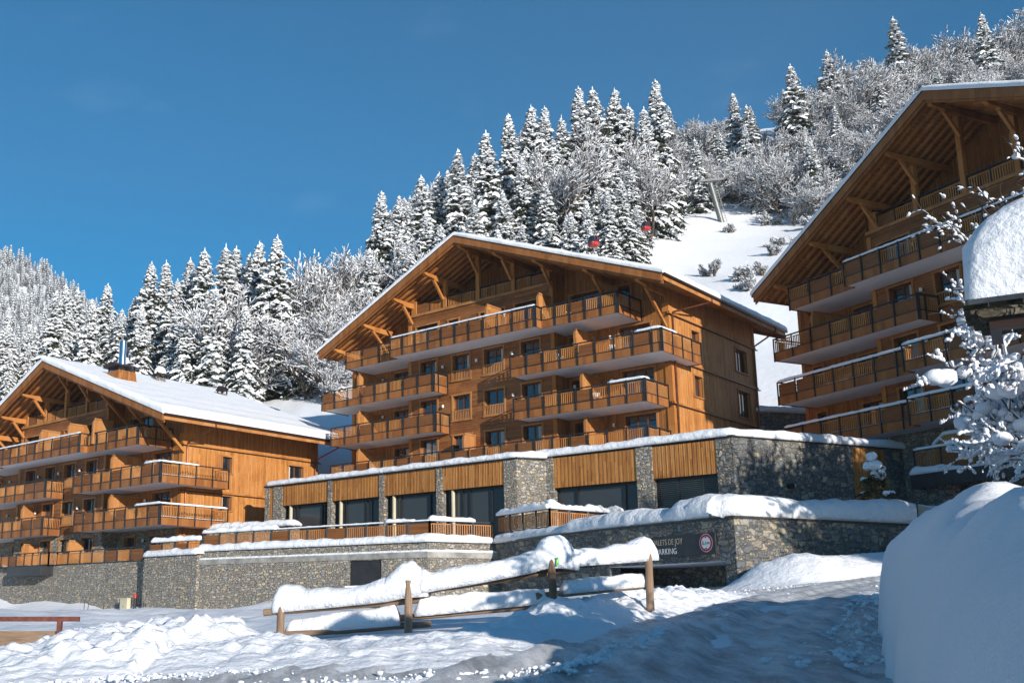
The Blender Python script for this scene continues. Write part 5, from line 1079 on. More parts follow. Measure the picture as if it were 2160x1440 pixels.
cabin('gondola_cabin', (32.35, 128.5, 50.45), R(20), 'red and black cable car cabin hanging before the trees near the open slope')
cabin('gondola_cabin', (21.46, 108.0, 41.0), R(20), 'red and glass cable car cabin partly hidden behind the snowy roof ridge')
m = MB(); c1 = Vector((21.46, 108, 42.6)); c2 = Vector((32.35, 128.5, 52.05)); c3 = Vector((52.3, 170.7, 74.2)); c0 = c1 + (c1 - c2) * .35
m.tube([c0, c1, c2, c3], .035, 5); tag(m.build('lift_cable', W['dark']), 'thin steel haul cable running up to the lift tower', 'cable')

# ------------------------------------------------------------------ low hut with a metre of snow at the right edge, close to the camera
HU = empty('stone_roofed_hut', (4.66, 8.07, 0), math.atan2(-.515, .857)); tag(HU, 'corner of a small hut with mossy stone roof tiles under a huge block of snow', 'hut')
ze = 3.86
m = MB(); rnh = random.Random(3)
for row in range(3):
    x = -.02 - .05 * row
    while x < 6.5:
        w = .18 + .2 * rnh.random(); m.box(x, x + w - .008, -.05 + .05 * row + .02 * rnh.random(), (.62 if x < 4.5 else 4.5), ze + .05 * row, ze + .048 + .05 * row - .006 * rnh.random()); x += w
m.build('roof_slates', stonemat('mossy_slate', [(.09, .085, .05), (.12, .10, .07), (.07, .075, .045), (.15, .13, .10)], 6), HU)
m = MB(); m.box(.05, 6.5, .02, .10, ze - .09, ze - .005); m.box(.05, .13, .1, .6, ze - .09, ze - .005); m.build('eave_board', W['gutter'], HU)
m = MB(); m.box(2.6, 6.4, .95, 4.2, .3, ze - .30); m.build('wall', W['recess'], HU)
m = MB(); m.box(.72, 6.4, .40, .52, ze - .46, ze - .27); m.build('brick_infill', plain('brick_red', (.33, .12, .06), .8, var=.35, scale=14), HU)
m = MB()
for k in range(9): m.box(.50 + k * .72, .58 + k * .72, .12, (.6 if k < 6 else 4.3), ze - .18, ze - .09)
m.box(.30, 6.4, .36, .46, ze - .27, ze - .16); m.build('rafters', W['beam'], HU)
m = MB()
g = 46; gx_ = np.linspace(-.10, 6.3, 70); gy_ = np.linspace(-.12, .95, 46); id_ = {}
for i, x in enumerate(gx_):
    for j, y in enumerate(gy_):
        ex = min(1, (x + .10) / .80); ey = min(1, (y + .12) / .70); e = math.sqrt(max(0, 1 - (1 - ex) ** 3.2)) * math.sqrt(max(0, 1 - (1 - ey) ** 3.6)) * math.sqrt(max(0, 1 - (1 - min(1, (.95 - y) / .35)) ** 3.0))
        bul = .14 * fbm(x * 1.3, y * 1.3, 4, 3) + .05 * fbm(x * 5, y * 5, 2, 3)
        h_ = (.90 + .06 * min(x, 2.5)) * e
        id_[i, j] = m.V((x - .08 * math.sin(min(1, h_) * 3.1) * (1 - ex), y - .12 * math.sin(min(1, h_) * 3.1) * (1 - ey) + .03 * bul, ze + .14 + h_ + bul * e))
for i in range(69):
    for j in range(45): m.f.append([id_[i, j], id_[i + 1, j], id_[i + 1, j + 1], id_[i, j + 1]]); m.m.append(0)
m.build('roof_snow', snowmat('snow_hut', 3.0, 13, .8, d1=.10), HU, smooth=True)
TREES = [(-62.1,162.5,12.9,'s',0,1),(-52.2,136.9,9.7,'b',2,1),(-59.0,155.1,14.3,'s',5,1),(-55.7,146.6,10.8,'s',5,1),(-48.9,130.0,6.7,'s',20,0),(-63.6,170.8,10.7,'b',21,1),(-56.1,150.0,9.8,'s',30,0),(-55.4,153.9,12.2,'s',50,1),(-59.3,165.9,12.7,'b',54,1),(-53.8,150.0,7.9,'s',62,0),(-60.2,170.2,14.9,'s',63,1),(-56.3,161.2,8.2,'s',73,1),(-60.3,174.9,14.9,'s',81,1),(-48.3,140.0,7.4,'s',90,0),(-40.4,120.5,13.6,'b',102,1),(-52.4,156.4,9.3,'b',104,1),(-55.8,165.0,11.5,'s',108,0),(-56.2,172.5,9.6,'s',123,1),(-43.0,131.8,14.4,'s',123,1),(-41.5,127.9,8.7,'b',127,1),(-44.2,136.3,13.4,'b',128,1),(-46.4,144.2,12.8,'b',134,1),(-45.4,140.0,11.2,'s',140,0),(-47.0,147.7,8.2,'s',142,1),(-51.3,163.1,12.5,'s',149,1),(-53.4,170.0,18.7,'s',165,0),(-37.1,123.8,12.7,'s',180,1),(-42.5,143.6,9.8,'s',191,1),(-39.9,135.0,8.0,'s',200,0),(-48.4,170.0,18.0,'s',228,0),(-45.4,162.7,12.4,'s',228,1),(-47.0,173.4,11.6,'b',244,1),(-33.8,125.2,10.8,'b',246,1),(-42.1,156.4,11.1,'s',249,1),(-42.7,160.0,10.0,'s',262,0),(-35.7,138.6,11.5,'s',275,1),(-29.5,118.0,12.5,'s',300,0),(-30.7,127.1,8.1,'s',307,1),(-32.0,132.0,16.7,'s',320,0),(-31.0,136.0,16.4,'s',352,0),(-25.4,117.1,10.6,'s',360,1),(-27.2,126.0,14.8,'s',375,0),(-23.0,112.0,11.2,'s',395,0),(-27.9,138.6,12.3,'s',397,1),(-25.9,127.0,17.4,'s',403,0),(-23.2,122.0,19.0,'s',432,0),(-24.1,135.1,10.9,'s',447,1),(-19.9,112.0,14.4,'s',455,0),(-20.4,119.2,11.7,'b',460,1),(-21.3,126.0,18.9,'s',478,0),(-20.6,130.0,17.8,'s',500,0),(-17.5,115.3,14.2,'b',503,1),(-16.2,110.0,12.1,'s',520,0),(-18.5,128.0,16.9,'s',528,0),(-17.1,126.0,18.7,'s',548,0),(-18.4,139.0,14.1,'s',548,1),(-15.8,129.9,14.8,'s',569,1),(-13.9,118.0,20.3,'s',585,0),(-13.0,124.0,12.5,'b',610,0),(-12.2,132.5,10.3,'b',635,1),(-10.6,118.0,8.3,'s',640,0),(-11.1,122.0,12.7,'s',640,0),(-11.4,124.0,17.0,'b',640,0),(-11.1,138.2,8.5,'b',660,1),(-9.2,114.0,12.9,'b',662,0),(-9.0,124.0,15.2,'b',680,0),(-7.4,110.0,8.5,'b',690,0),(-8.7,132.9,9.2,'s',691,1),(-6.7,112.0,6.8,'s',705,0),(-6.5,114.0,10.7,'b',712,0),(-7.3,137.0,10.7,'s',719,1),(-6.8,127.0,14.8,'b',720,0),(-5.6,120.0,11.6,'b',735,0),(-5.3,130.0,14.3,'b',748,0),(-3.9,122.0,11.2,'b',765,0),(-3.8,142.7,10.8,'b',776,1),(-3.1,122.0,15.2,'s',780,0),(-3.3,159.4,10.0,'s',789,1),(-3.1,183.3,12.5,'b',797,1),(-2.1,148.7,10.9,'s',803,1),(-1.8,132.0,19.8,'s',805,0),(-2.5,188.4,12.0,'s',805,1),(-2.1,172.6,12.5,'b',808,1),(-0.8,117.0,10.3,'s',819,1),(-0.7,139.1,8.6,'s',821,1),(-0.9,179.3,11.7,'s',823,1),(-0.2,122.0,9.5,'b',830,0),(-0.1,194.4,12.9,'s',832,1),(0.6,136.0,17.7,'s',843,0),(0.6,129.7,14.0,'s',843,1),(0.8,169.7,12.5,'s',843,1),(1.7,182.9,12.5,'s',852,1),(1.7,155.3,13.6,'s',856,1),(1.6,124.0,14.5,'s',860,0),(2.5,164.9,12.2,'s',865,1),(2.8,174.1,9.4,'b',866,1),(3.7,177.7,12.3,'s',876,1),(4.0,188.9,13.8,'s',878,1),(2.6,120.0,11.8,'b',880,0),(3.6,137.0,19.9,'s',888,0),(3.9,146.5,9.9,'s',889,1),(5.1,169.8,12.4,'b',897,1),(6.0,191.4,11.7,'s',899,1),(4.1,128.0,16.6,'s',900,0),(5.3,162.7,8.7,'b',901,1),(5.9,181.9,13.5,'b',901,1),(7.3,171.9,13.3,'b',921,1),(8.3,193.2,13.7,'b',923,1),(6.3,140.0,19.2,'s',927,0),(5.8,126.0,14.9,'s',930,0),(9.3,188.7,13.6,'b',936,1),(8.9,167.4,14.2,'b',945,1),(7.8,148.5,9.8,'s',945,1),(9.3,159.0,9.3,'s',957,1),(7.3,122.0,13.9,'b',960,0),(8.7,136.0,22.8,'s',965,0),(9.2,143.2,14.7,'s',970,1),(9.9,136.0,17.7,'s',985,0),(8.2,117.2,12.1,'s',985,1),(10.4,130.0,16.3,'s',1000,0),(10.9,139.5,11.6,'s',1000,1),(13.8,172.7,14.9,'s',1001,1),(12.2,152.3,14.7,'s',1003,1),(15.4,188.5,14.9,'b',1004,1),(13.2,148.1,14.8,'b',1022,1),(16.5,180.6,9.8,'s',1024,1),(13.2,142.0,23.9,'s',1025,0),(15.6,165.4,13.1,'b',1031,1),(15.4,159.4,12.8,'b',1037,1),(17.5,176.5,8.2,'s',1041,1),(13.0,126.0,13.0,'s',1050,0),(14.4,132.0,16.5,'s',1060,0),(12.5,116.6,12.1,'s',1065,1),(15.2,137.9,14.5,'s',1068,1),(17.1,147.0,24.8,'s',1072,0),(21.8,179.0,16.0,'s',1084,1),(23.8,184.2,16.0,'s',1098,1),(18.3,142.0,18.5,'s',1100,0),(16.3,128.0,12.6,'b',1100,0),(20.1,158.3,12.0,'b',1101,1),(25.0,194.9,13.0,'s',1101,1),(25.2,190.7,16.0,'s',1104,1),(22.5,169.5,14.7,'b',1112,1),(21.0,150.0,25.0,'s',1120,0),(22.6,164.2,9.9,'s',1123,1),(21.6,150.0,19.2,'b',1130,0),(25.4,177.3,15.0,'s',1133,1),(17.4,122.0,11.0,'b',1135,0),(29.0,194.1,13.5,'b',1145,1),(23.4,152.0,24.0,'s',1148,0),(21.0,138.0,15.3,'s',1150,0),(17.8,117.5,10.9,'s',1159,1),(24.9,159.8,13.5,'b',1161,1),(23.7,146.0,19.0,'b',1168,0),(30.3,187.9,10.5,'s',1169,1),(26.5,155.0,21.8,'s',1183,0),(20.7,124.0,9.9,'b',1185,0),(22.8,132.0,11.7,'s',1195,0),(25.9,150.0,14.5,'s',1198,1),(32.0,182.3,9.2,'s',1201,1),(33.4,186.9,9.8,'s',1206,1),(26.4,145.0,16.6,'s',1210,0),(35.0,193.2,15.0,'s',1211,1),(22.7,128.4,13.6,'s',1211,1),(31.3,171.6,14.4,'s',1215,1),(30.6,167.4,11.7,'b',1217,1),(29.4,155.0,26.7,'s',1220,0),(26.2,136.0,12.2,'s',1235,0),(31.3,158.0,19.8,'b',1240,0),(32.3,158.0,26.5,'s',1250,0),(24.4,124.7,12.9,'s',1252,1),(23.4,119.6,9.7,'s',1254,1),(37.9,186.3,9.6,'b',1258,1),(29.6,144.1,13.6,'b',1268,1),(31.8,150.0,17.7,'s',1270,0),(38.1,181.2,10.1,'b',1272,1),(41.2,192.6,11.3,'b',1279,1),(29.6,138.0,12.7,'s',1280,0),(37.8,171.9,9.1,'b',1294,1),(36.3,160.0,26.2,'s',1295,0),(32.1,140.0,13.8,'s',1310,0),(41.9,183.6,10.0,'s',1310,1),(35.1,153.8,14.4,'b',1314,1),(38.3,166.9,9.1,'b',1315,1),(38.5,160.0,23.6,'s',1325,0),(35.5,148.0,14.1,'s',1330,0),(42.5,177.9,10.5,'b',1334,1),(34.7,143.0,9.1,'s',1340,0),(46.8,187.0,16.0,'b',1345,1),(39.1,156.0,17.0,'b',1350,0),(28.8,118.1,13.4,'b',1356,1),(40.5,158.0,23.3,'s',1357,0),(31.8,129.0,9.3,'s',1358,1),(49.1,189.8,16.0,'b',1362,1),(43.8,173.2,11.7,'s',1364,1),(49.0,192.5,11.7,'s',1364,1),(50.3,196.0,12.9,'s',1368,1),(46.3,180.7,13.0,'b',1369,1),(38.8,150.0,7.1,'b',1375,0),(44.5,165.0,28.0,'s',1382,0),(46.2,167.0,24.9,'b',1398,0),(41.7,152.0,9.6,'b',1405,0),(59.0,209.5,14.0,'s',1408,1),(44.8,158.0,14.5,'b',1420,0),(53.5,189.8,9.9,'b',1421,1),(49.7,170.0,24.5,'b',1430,0),(55.5,193.3,11.5,'b',1431,1),(49.1,165.0,19.1,'b',1445,0),(46.2,155.0,8.4,'b',1455,0),(62.9,205.9,11.4,'b',1459,1),(52.9,172.0,23.4,'b',1462,0),(62.6,201.9,12.0,'b',1468,1),(50.7,162.0,14.3,'b',1480,0),(66.0,206.5,9.3,'b',1488,1),(50.3,160.0,7.0,'b',1490,0),(59.6,188.5,14.7,'b',1492,1),(57.7,177.0,21.2,'b',1500,0),(65.9,200.5,10.2,'s',1506,1),(59.0,182.6,10.2,'b',1508,1),(61.2,180.0,19.3,'b',1530,0),(57.5,170.0,16.0,'b',1530,0),(74.1,215.2,6.9,'b',1538,1),(66.3,190.0,17.7,'s',1545,0),(63.9,185.9,10.7,'s',1550,1),(73.9,210.9,7.5,'b',1551,1),(58.2,166.0,12.0,'b',1560,0),(55.8,160.0,7.6,'b',1560,0),(67.4,186.0,16.4,'s',1575,0),(62.3,172.0,15.1,'b',1580,0),(73.9,201.8,9.9,'s',1581,1),(59.5,164.0,6.6,'b',1590,0),(68.4,182.0,19.8,'b',1600,0),(64.6,175.7,11.4,'s',1603,1),(72.2,193.0,8.8,'b',1608,1),(71.0,184.0,16.8,'b',1622,0),(63.9,168.0,7.2,'b',1625,0),(67.3,172.0,14.2,'b',1640,0),(86.0,214.2,10.6,'s',1651,1),(72.5,180.0,13.8,'b',1660,0),(83.4,204.4,12.3,'b',1664,1),(76.1,185.0,22.0,'s',1668,0),(66.3,165.0,7.3,'b',1670,0),(85.8,205.7,12.7,'b',1682,1),(72.3,172.0,12.4,'s',1700,0),(76.2,180.0,14.2,'b',1700,0),(82.0,194.5,9.8,'s',1704,1),(91.8,213.0,12.8,'b',1709,1),(69.4,162.0,10.7,'b',1720,0),(70.9,167.0,14.7,'s',1722,1),(96.0,215.2,13.6,'b',1738,1),(82.8,186.0,15.6,'b',1740,0),(80.4,183.1,8.6,'b',1744,1),(84.3,187.0,21.4,'s',1745,0),(77.3,176.4,10.7,'b',1746,1),(94.3,207.3,13.7,'s',1756,1),(80.6,178.0,13.7,'s',1760,0),(73.7,164.3,7.1,'b',1771,1),(71.3,159.1,7.0,'b',1773,1),(77.9,168.0,13.8,'b',1785,0),(79.0,172.8,12.8,'s',1786,1),(95.8,204.0,12.3,'s',1787,1),(88.4,187.0,18.3,'b',1790,0),(86.2,182.4,10.9,'b',1811,1),(73.4,156.5,6.7,'s',1815,1),(94.1,192.0,19.2,'b',1822,0),(105.5,215.8,14.5,'b',1823,1),(85.9,178.4,12.0,'b',1830,1),(100.2,203.4,15.4,'s',1830,1),(84.7,172.0,13.4,'b',1840,0),(81.3,167.9,10.9,'s',1842,1),(77.6,160.3,8.7,'b',1845,1),(91.1,182.0,14.4,'s',1850,0),(94.7,188.0,14.2,'b',1855,0),(98.4,190.0,16.6,'b',1880,0),(100.6,192.0,23.0,'s',1885,0),(93.4,178.0,12.4,'b',1900,0),(112.4,211.8,16.0,'b',1902,1),(90.0,173.9,8.6,'b',1903,1),(88.0,169.6,14.1,'b',1909,1),(108.5,202.4,16.0,'b',1914,1),(114.8,213.2,16.0,'s',1918,1),(106.8,197.0,19.3,'b',1925,0),(94.2,174.7,11.0,'b',1945,1),(102.5,186.0,11.8,'b',1950,0),(111.7,199.0,19.8,'b',1962,0),(118.4,211.6,16.0,'b',1962,1),(107.7,190.0,13.2,'b',1980,0),(94.9,170.5,11.1,'b',1981,1),(100.8,178.9,11.2,'s',1990,1),(118.0,203.0,21.0,'b',2000,0),(129.6,221.8,16.0,'b',2010,1),(129.3,217.6,16.0,'b',2029,1),(121.1,203.0,19.9,'b',2032,0),(99.0,169.7,13.8,'b',2033,1),(114.2,190.0,10.9,'b',2050,0),(112.1,186.8,12.6,'s',2062,1),(126.0,205.7,16.0,'b',2064,1),(109.8,182.5,11.2,'b',2065,1),(120.3,195.0,20.8,'s',2070,0),(132.0,214.4,16.0,'b',2070,1),(106.5,174.3,10.6,'b',2085,1),(123.7,198.0,17.0,'b',2090,0),(101.5,165.5,9.9,'b',2094,1),(134.3,212.4,16.0,'s',2102,1),(139.0,218.4,16.0,'s',2110,1),(131.1,205.0,23.3,'b',2112,0),(141.4,221.9,16.0,'b',2112,1),(123.4,192.0,12.9,'b',2130,0),(139.2,213.5,16.0,'s',2141,1),(133.9,204.0,21.0,'b',2148,0),(145.1,215.4,16.0,'b',2184,1),(149.2,219.6,16.0,'b',2195,1)]
# ------------------------------------------------------------------ trees
def conifer(seed, H=20.0, Rr=4.2):
    rn = random.Random(seed); S = MB(); G = MB(); T = MB()
    T.tube([(0, 0, -1.5), (0, 0, H * .5), (0, 0, H * .97)], .26, 7, .03)
    # dark inner foliage around the stem
    n = 9
    for k in range(26):
        f = .03 + .93 * k / 26; r = Rr * (1 - f) ** .9 * .55
        for i in range(n):
            a = i * 6.283 / n + k; a2 = a + rn.uniform(.5, 1.0); z = f * H
            G.poly([(0, 0, z + .7), (math.cos(a) * r, math.sin(a) * r, z - rn.uniform(.1, .7)), (math.cos(a2) * r, math.sin(a2) * r, z - rn.uniform(.1, .7))])
    z = H * .05; k = 0
    while z < H * .975:
        f = z / H; rad = Rr * (1 - f) ** .86 * (1.0 if f > .12 else .75 + 2 * f) + .10; nb = 7 if f < .7 else (6 if f < .88 else 4)
        for b in range(nb):
            a = b * 6.283 / nb + k * 1.9 + rn.uniform(-.35, .35); L = rad * rn.uniform(.62, 1.18); dz = rn.uniform(-.25, .25)
            if rn.random() < .07: continue
            ca, sa = math.cos(a), math.sin(a); up0 = .12 if f < .6 else .40; droop = rn.uniform(.50, .95) * (1 - .5 * f); bend = rn.uniform(-.25, .25)
            def pt(t, side=0.0, dn=0.0):
                r = L * t; sd = side + bend * r * t * .5; zz = z + dz + up0 * r - droop * r * t * min(1.0, 1.6 / max(L, .6) + .35) - dn
                return (ca * r - sa * sd, sa * r + ca * sd, zz)
            ns = max(2, min(5, int(L / .75) + 1)); wmax = min(.85, .20 + .26 * L) * rn.uniform(.7, 1.2)
            prev = None
            for i in range(ns + 1):
                t = .14 + .86 * i / ns; w = wmax * math.sin(min(1, (t + .12)) * 2.75) * rn.uniform(.55, 1.15); h = rn.uniform(.10, .34) * (1 if i < ns else .4)
                c = Vector(pt(t)); cur = [Vector(pt(t - .04, -w, .10 + .25 * w)), c + Vector((0, 0, h)), Vector(pt(t - .04, w, .10 + .25 * w)), Vector(pt(t + .05, 0, .05))]
                if prev and rn.random() > .16:
                    S.faces([prev[0], prev[1], prev[2], cur[0], cur[1], cur[2], cur[3]], [(0, 1, 4, 3), (1, 2, 5, 4), (3, 4, 6), (4, 5, 6)])
                prev = cur
            for i in range(ns + 3):
                t = .20 + .80 * i / (ns + 2)
                for sd in (-1, 1):
                    w = sd * wmax * rn.uniform(.9, 1.9) * (1.2 - .6 * t); tt = min(1.12, t + .10)
                    a0 = pt(t, sd * .04, .02); a1 = pt(min(1.05, t + .12), sd * .05, .02); e = pt(tt, w, rn.uniform(.30, .85)); G.faces([a0, a1, e], [(0, 1, 2)])
                    e2 = pt(t - .03, w * .6, rn.uniform(.5, 1.0)); G.faces([a0, a1, e2], [(0, 1, 2)])
                    if rn.random() < .42:
                        m_ = Vector(a0).lerp(Vector(e), .62); s_ = .10 + .14 * rn.random(); S.faces([m_ + Vector((-s_, -s_, -.04)), m_ + Vector((s_, -s_, .0)), m_ + Vector((s_, s_, -.04)), m_ + Vector((-s_, s_, 0)), m_ + Vector((0, 0, .18))], [(0, 1, 4), (1, 2, 4), (2, 3, 4), (3, 0, 4)])
        z += H * (.030 + .012 * (1 - f)) * rn.uniform(.8, 1.2) * (1 if f < .8 else .62); k += 1
    for q in range(7): zz = H * (.86 + .02 * q); s_ = .34 - .042 * q; S.faces([(-s_, 0, zz - .1), (0, -s_, zz), (s_, 0, zz - .08), (0, s_, zz), (0.02, 0, zz + .5)], [(0, 1, 4), (1, 2, 4), (2, 3, 4), (3, 0, 4)])
    G.tube([(0, 0, H * .95), (0, 0, H * 1.02)], .03, 4, .01)
    return T, G, S, H
def broadleaf(seed, H=14.0, spread=.34, twigs=3, base=.10):
    rn = random.Random(seed); S = MB(); G = MB(); T = MB(); cnt = [0]
    def strip(p, q, r, snow):
        d = (q - p).normalized(); x = d.cross(Vector((rn.gauss(0, 1), rn.gauss(0, 1), .3)))
        x = (x.normalized() if x.length > 1e-3 else Vector((1, 0, 0))) * r
        G.faces([p - x, p + x, q + x * .6, q - x * .6], [(0, 1, 2, 3)])
        if snow:
            h = Vector((d.y, -d.x, 0)); h = (h.normalized() if h.length > .05 else Vector((1, 0, 0))) * (r * .9 + .035); u = Vector((0, 0, r + .05))
            S.faces([p - h + u * .4, p + u * 1.5, p + h + u * .4, q + h * .7 + u * .4, q + u * 1.5, q - h * .7 + u * .4], [(0, 1, 4, 5), (1, 2, 3, 4)])
    def grow(p, d, L, r, lv):
        n = 3 if lv < 2 else 2; pts = [p]
        for i in range(n):
            d = (d + Vector((rn.gauss(0, .16), rn.gauss(0, .16), rn.gauss(.05, .10)))).normalized(); q = pts[-1] + d * L / n
            if lv < 2: T.tube([pts[-1], q], r * (1 - .28 * i / n), 5, r * (1 - .28 * (i + 1) / n))
            if lv >= 2 or rn.random() < .6: strip(pts[-1], q, max(r * .6, .022), rn.random() < (.55 if lv >= 2 else .75))
            pts.append(q)
        if lv >= 4: return
        kids = [5, 6, 6, 5][lv] if lv < 3 else twigs
        for c in range(kids):
            t = rn.uniform(.25 if lv else .30, 1.0); i = min(n - 1, int(t * n)); s0 = pts[i].lerp(pts[i + 1], t * n - i)
            a = rn.uniform(0, 6.283); el = rn.uniform(.35, 1.05); ax = d.orthogonal().normalized(); ax.rotate(Matrix.Rotation(a, 3, d)); nd = (d * math.cos(el) + ax * math.sin(el)).normalized()
            nd = (nd + Vector((0, 0, .22 if lv < 3 else -.05))).normalized(); grow(s0, nd, L * rn.uniform(.45, .72), r * .55, lv + 1)
        grow(pts[-1], d, L * .62, r * .6, lv + 1)
    for s in range(2 if seed % 2 else 3):
        a = rn.uniform(0, 6.28); grow(Vector((rn.uniform(-.2, .2), rn.uniform(-.2, .2), -.6)), Vector((math.cos(a) * spread * .7, math.sin(a) * spread * .7, 1)).normalized(), H * .36, .16, 0)
    zmax = max(v[2] for v in G.v)
    return T, G, S, zmax
def tree_proto(parts, name, gname):
    T, G, S, H = parts; o = empty(name, (0, -300, -50))
    T.build('trunk', W['bark'], o, smooth=True, fix=False); G.build('crown', W[gname], o, fix=False); S.build('snow', W['treesnow'], o, fix=False)
    return o, H
con = [tree_proto(conifer(s, 20, r), 'spruce_tree', 'needle') for s, r in ((3, 4.3), (8, 3.7), (15, 4.8), (22, 4.0))]
bro = [tree_proto(broadleaf(s), 'frosted_tree', 'twig') for s in (5, 12, 21, 30)]
bus = [tree_proto(broadleaf(s, 3.2, 1.1, 3), 'frosted_bush', 'twig') for s in (41, 42)]
used = set(); HMAX = 0
def plant(proto, x, y, H, label, cat, group=None, rz=0, z=None, lean=0, wide=1.0):
    o, h0 = proto
    t = copy_tree(o) if o.name in used else o; used.add(o.name)
    s = H / h0; t.location = (x, y, float(ground(x, y)) - .1 if z is None else z); t.rotation_euler = (lean, 0, rz); t.scale = (s * wide, s * wide, s)
    return tag(t, label, cat, group)
def ordw(n):
    w = ['leftmost', 'second from the left', 'third from the left', 'fourth from the left', 'fifth from the left', 'sixth from the left', 'seventh from the left', 'eighth from the left', 'ninth from the left', 'tenth from the left']
    if n < 10: return w[n]
    sfx = 'th' if 10 <= (n + 1) % 100 <= 20 else {1: 'st', 2: 'nd', 3: 'rd'}.get((n + 1) % 10, 'th'); return '%d%s from the left' % (n + 1, sfx)
def zone_name(u, f):
    if u < 270: z = 'beyond the left chalet, below the far wooded hill'
    elif u < 775: z = 'between the left and middle chalets'
    elif u < 1375: z = 'behind the middle chalet roof'
    elif u < 1720: z = 'above the open ski slope'
    else: z = 'above the right chalet roof'
    return z
cnt = {}; rt = random.Random(5)
for i, (x, y, H, t, u, f) in enumerate(TREES):
    if (1400 < u < 1600 and y < 177) or (1370 < u < 1640 and y < 192 and t == 'b') or (1295 < u < 1425 and y < 133): continue
    if t == 'b' and 770 < u < 1340 and rt.random() < .75: t = 's'
    t = 's' if (u < 275 or (u < 775 and f and rt.random() < .7)) else t; key = (t, zone_name(u, f), f); n = cnt.get(key, 0); cnt[key] = n + 1
    nm = {('s', 0): 'snow laden spruce', ('b', 0): 'frosted leafless tree', ('s', 1): 'smaller infill spruce', ('b', 1): 'low frosted leafless tree'}[(t, f)]
    row = 'front' if not f else 'gaps'
    lab = '%s %s, %s' % (nm, zone_name(u, f), ordw(n))
    H2 = H * ((1.06 if t == 's' and u > 1400 else 1.0) if not f else rt.uniform(.9, 1.05)); nar = 1.0 if H > 13 else 1.12
    if t == 's': plant(con[rt.randrange(4)], x, y, H2, lab, 'tree', 'snowy spruces on the slopes', rt.uniform(0, 6.28), wide=1.0 if H > 20 else 1.1)
    else: plant(bro[rt.randrange(4)], x, y, H2 * (.90 if u > 1400 else .96), lab, 'tree', 'frosted leafless trees on the slopes', rt.uniform(0, 6.28), wide=1.15)
for i, (u, y, H, t) in enumerate([(1400, 178, 13, 's'), (1425, 177, 9, 'b'), (1448, 181, 12, 'b'), (1470, 180, 15, 's'), (1490, 183, 11, 'b'), (1508, 180.5, 9, 'b'), (1524, 184, 14, 's'), (1542, 181, 10, 'b'), (1560, 179, 12, 'b'), (1578, 183, 15, 's'), (1596, 178, 11, 'b'), (1615, 181, 12, 'b'), (1635, 177, 10, 's'), (1385, 174, 10, 'b'), (1360, 170, 12, 's')]):
    x = (u - 833.4) / 2220.5 * y * 1.07
    plant(con[i % 4] if t == 's' else bro[i % 4], x, y, H, ('slim snowy spruce' if t == 's' else 'frosted leafless tree') + ' just behind the lift tower, ' + ordw(sum(1 for q in [(1400, 's'), (1425, 'b'), (1448, 'b'), (1470, 's'), (1490, 'b'), (1508, 'b'), (1524, 's'), (1542, 'b'), (1560, 'b'), (1578, 's'), (1596, 'b'), (1615, 'b'), (1635, 's'), (1385, 'b'), (1360, 's')] if q[0] < u and q[1] == t)), 'tree', 'trees behind the lift tower', i * 1.7, wide=1.0 if t == 's' else .62)
# bushes on the open slope
BU = [(38.5,118,3.2),(41.5,121,2.6),(44.2,125,3.4),(47,128,2.4),(44.5,118.5,2.2),(50.0,131,3.0),(36.5,122,2.0),(52.5,140,2.4),(57,146,2.6),(61,150,3.0),(48,140,2.2),(42,133,2.4),(66,158,3.2),(70,160,3.0),(60,162,2.8),(46,150,2.6),(54,163,3.0),(72,166,3.4),(79,168,3.6),(63,168,3.2)]
BU.sort(key=lambda b: b[0] / b[1])
BU = BU[::2] + [BU[7], BU[11]]; BU.sort(key=lambda b: b[0] / b[1])
for i, (x, y, h) in enumerate(BU): plant(bus[i % 2], x, y, h * .75, 'scrubby bush on the open snow slope, ' + ordw(i), 'bush', 'bushes on the open slope', i * 1.3)
# trees outside the frame at the right: their shade falls on the annex and the garage
for i, (x, y, h, k) in enumerate([(35.5, 33.5, 14, 0), (31.5, 24, 10.5, 1), (40.5, 36, 15, 2), (30.8, 32.5, 13.5, 3), (34.0, 38.5, 13, 1), (27.8, 28.5, 12.5, 0)]):
    plant(bro[k], x, y, h, 'leafless tree beyond the right edge, ' + ('second from the hut', 'nearest to the hut', 'farthest uphill', 'fourth from the hut', 'nearest to the annex', 'third from the hut')[i], 'tree', 'trees beyond the right edge', i * 2.1)
# young conifer on the parking roof
def dense_bush_snow(root, pts, seed):
    m = MB(); rn = random.Random(seed)
    for (x, y, z, s) in pts:
        bm = bmesh.new(); bmesh.ops.create_icosphere(bm, subdivisions=2, radius=1)
        m.faces([(x + v.co.x * s * (1.1 + .3 * fbm(v.co.x * 1.5 + x * 3, v.co.y * 1.5, z)), y + v.co.y * s * (1.1 + .3 * fbm(v.co.y * 1.5, v.co.x + y, z)), z + v.co.z * s * .85 * (1 + .3 * fbm(v.co.x * 2, v.co.z * 2, s * 9))) for v in bm.verts], [[v.index for v in f.verts] for f in bm.faces]); bm.free()
    return m.build('snow_clumps', W['snow'], root, smooth=True, fix=False)
yc = empty('young_fir', (22.7, 49.6, 5.6)); tag(yc, 'young fir bent under snow clumps in front of the stone annex wall', 'tree')
m = MB(); m.tube([(0, 0, 0), (-.1, 0, 3.1)], .07, 6, .02); m.build('trunk', W['bark'], yc)
m = MB(); rn = random.Random(6); cl = []
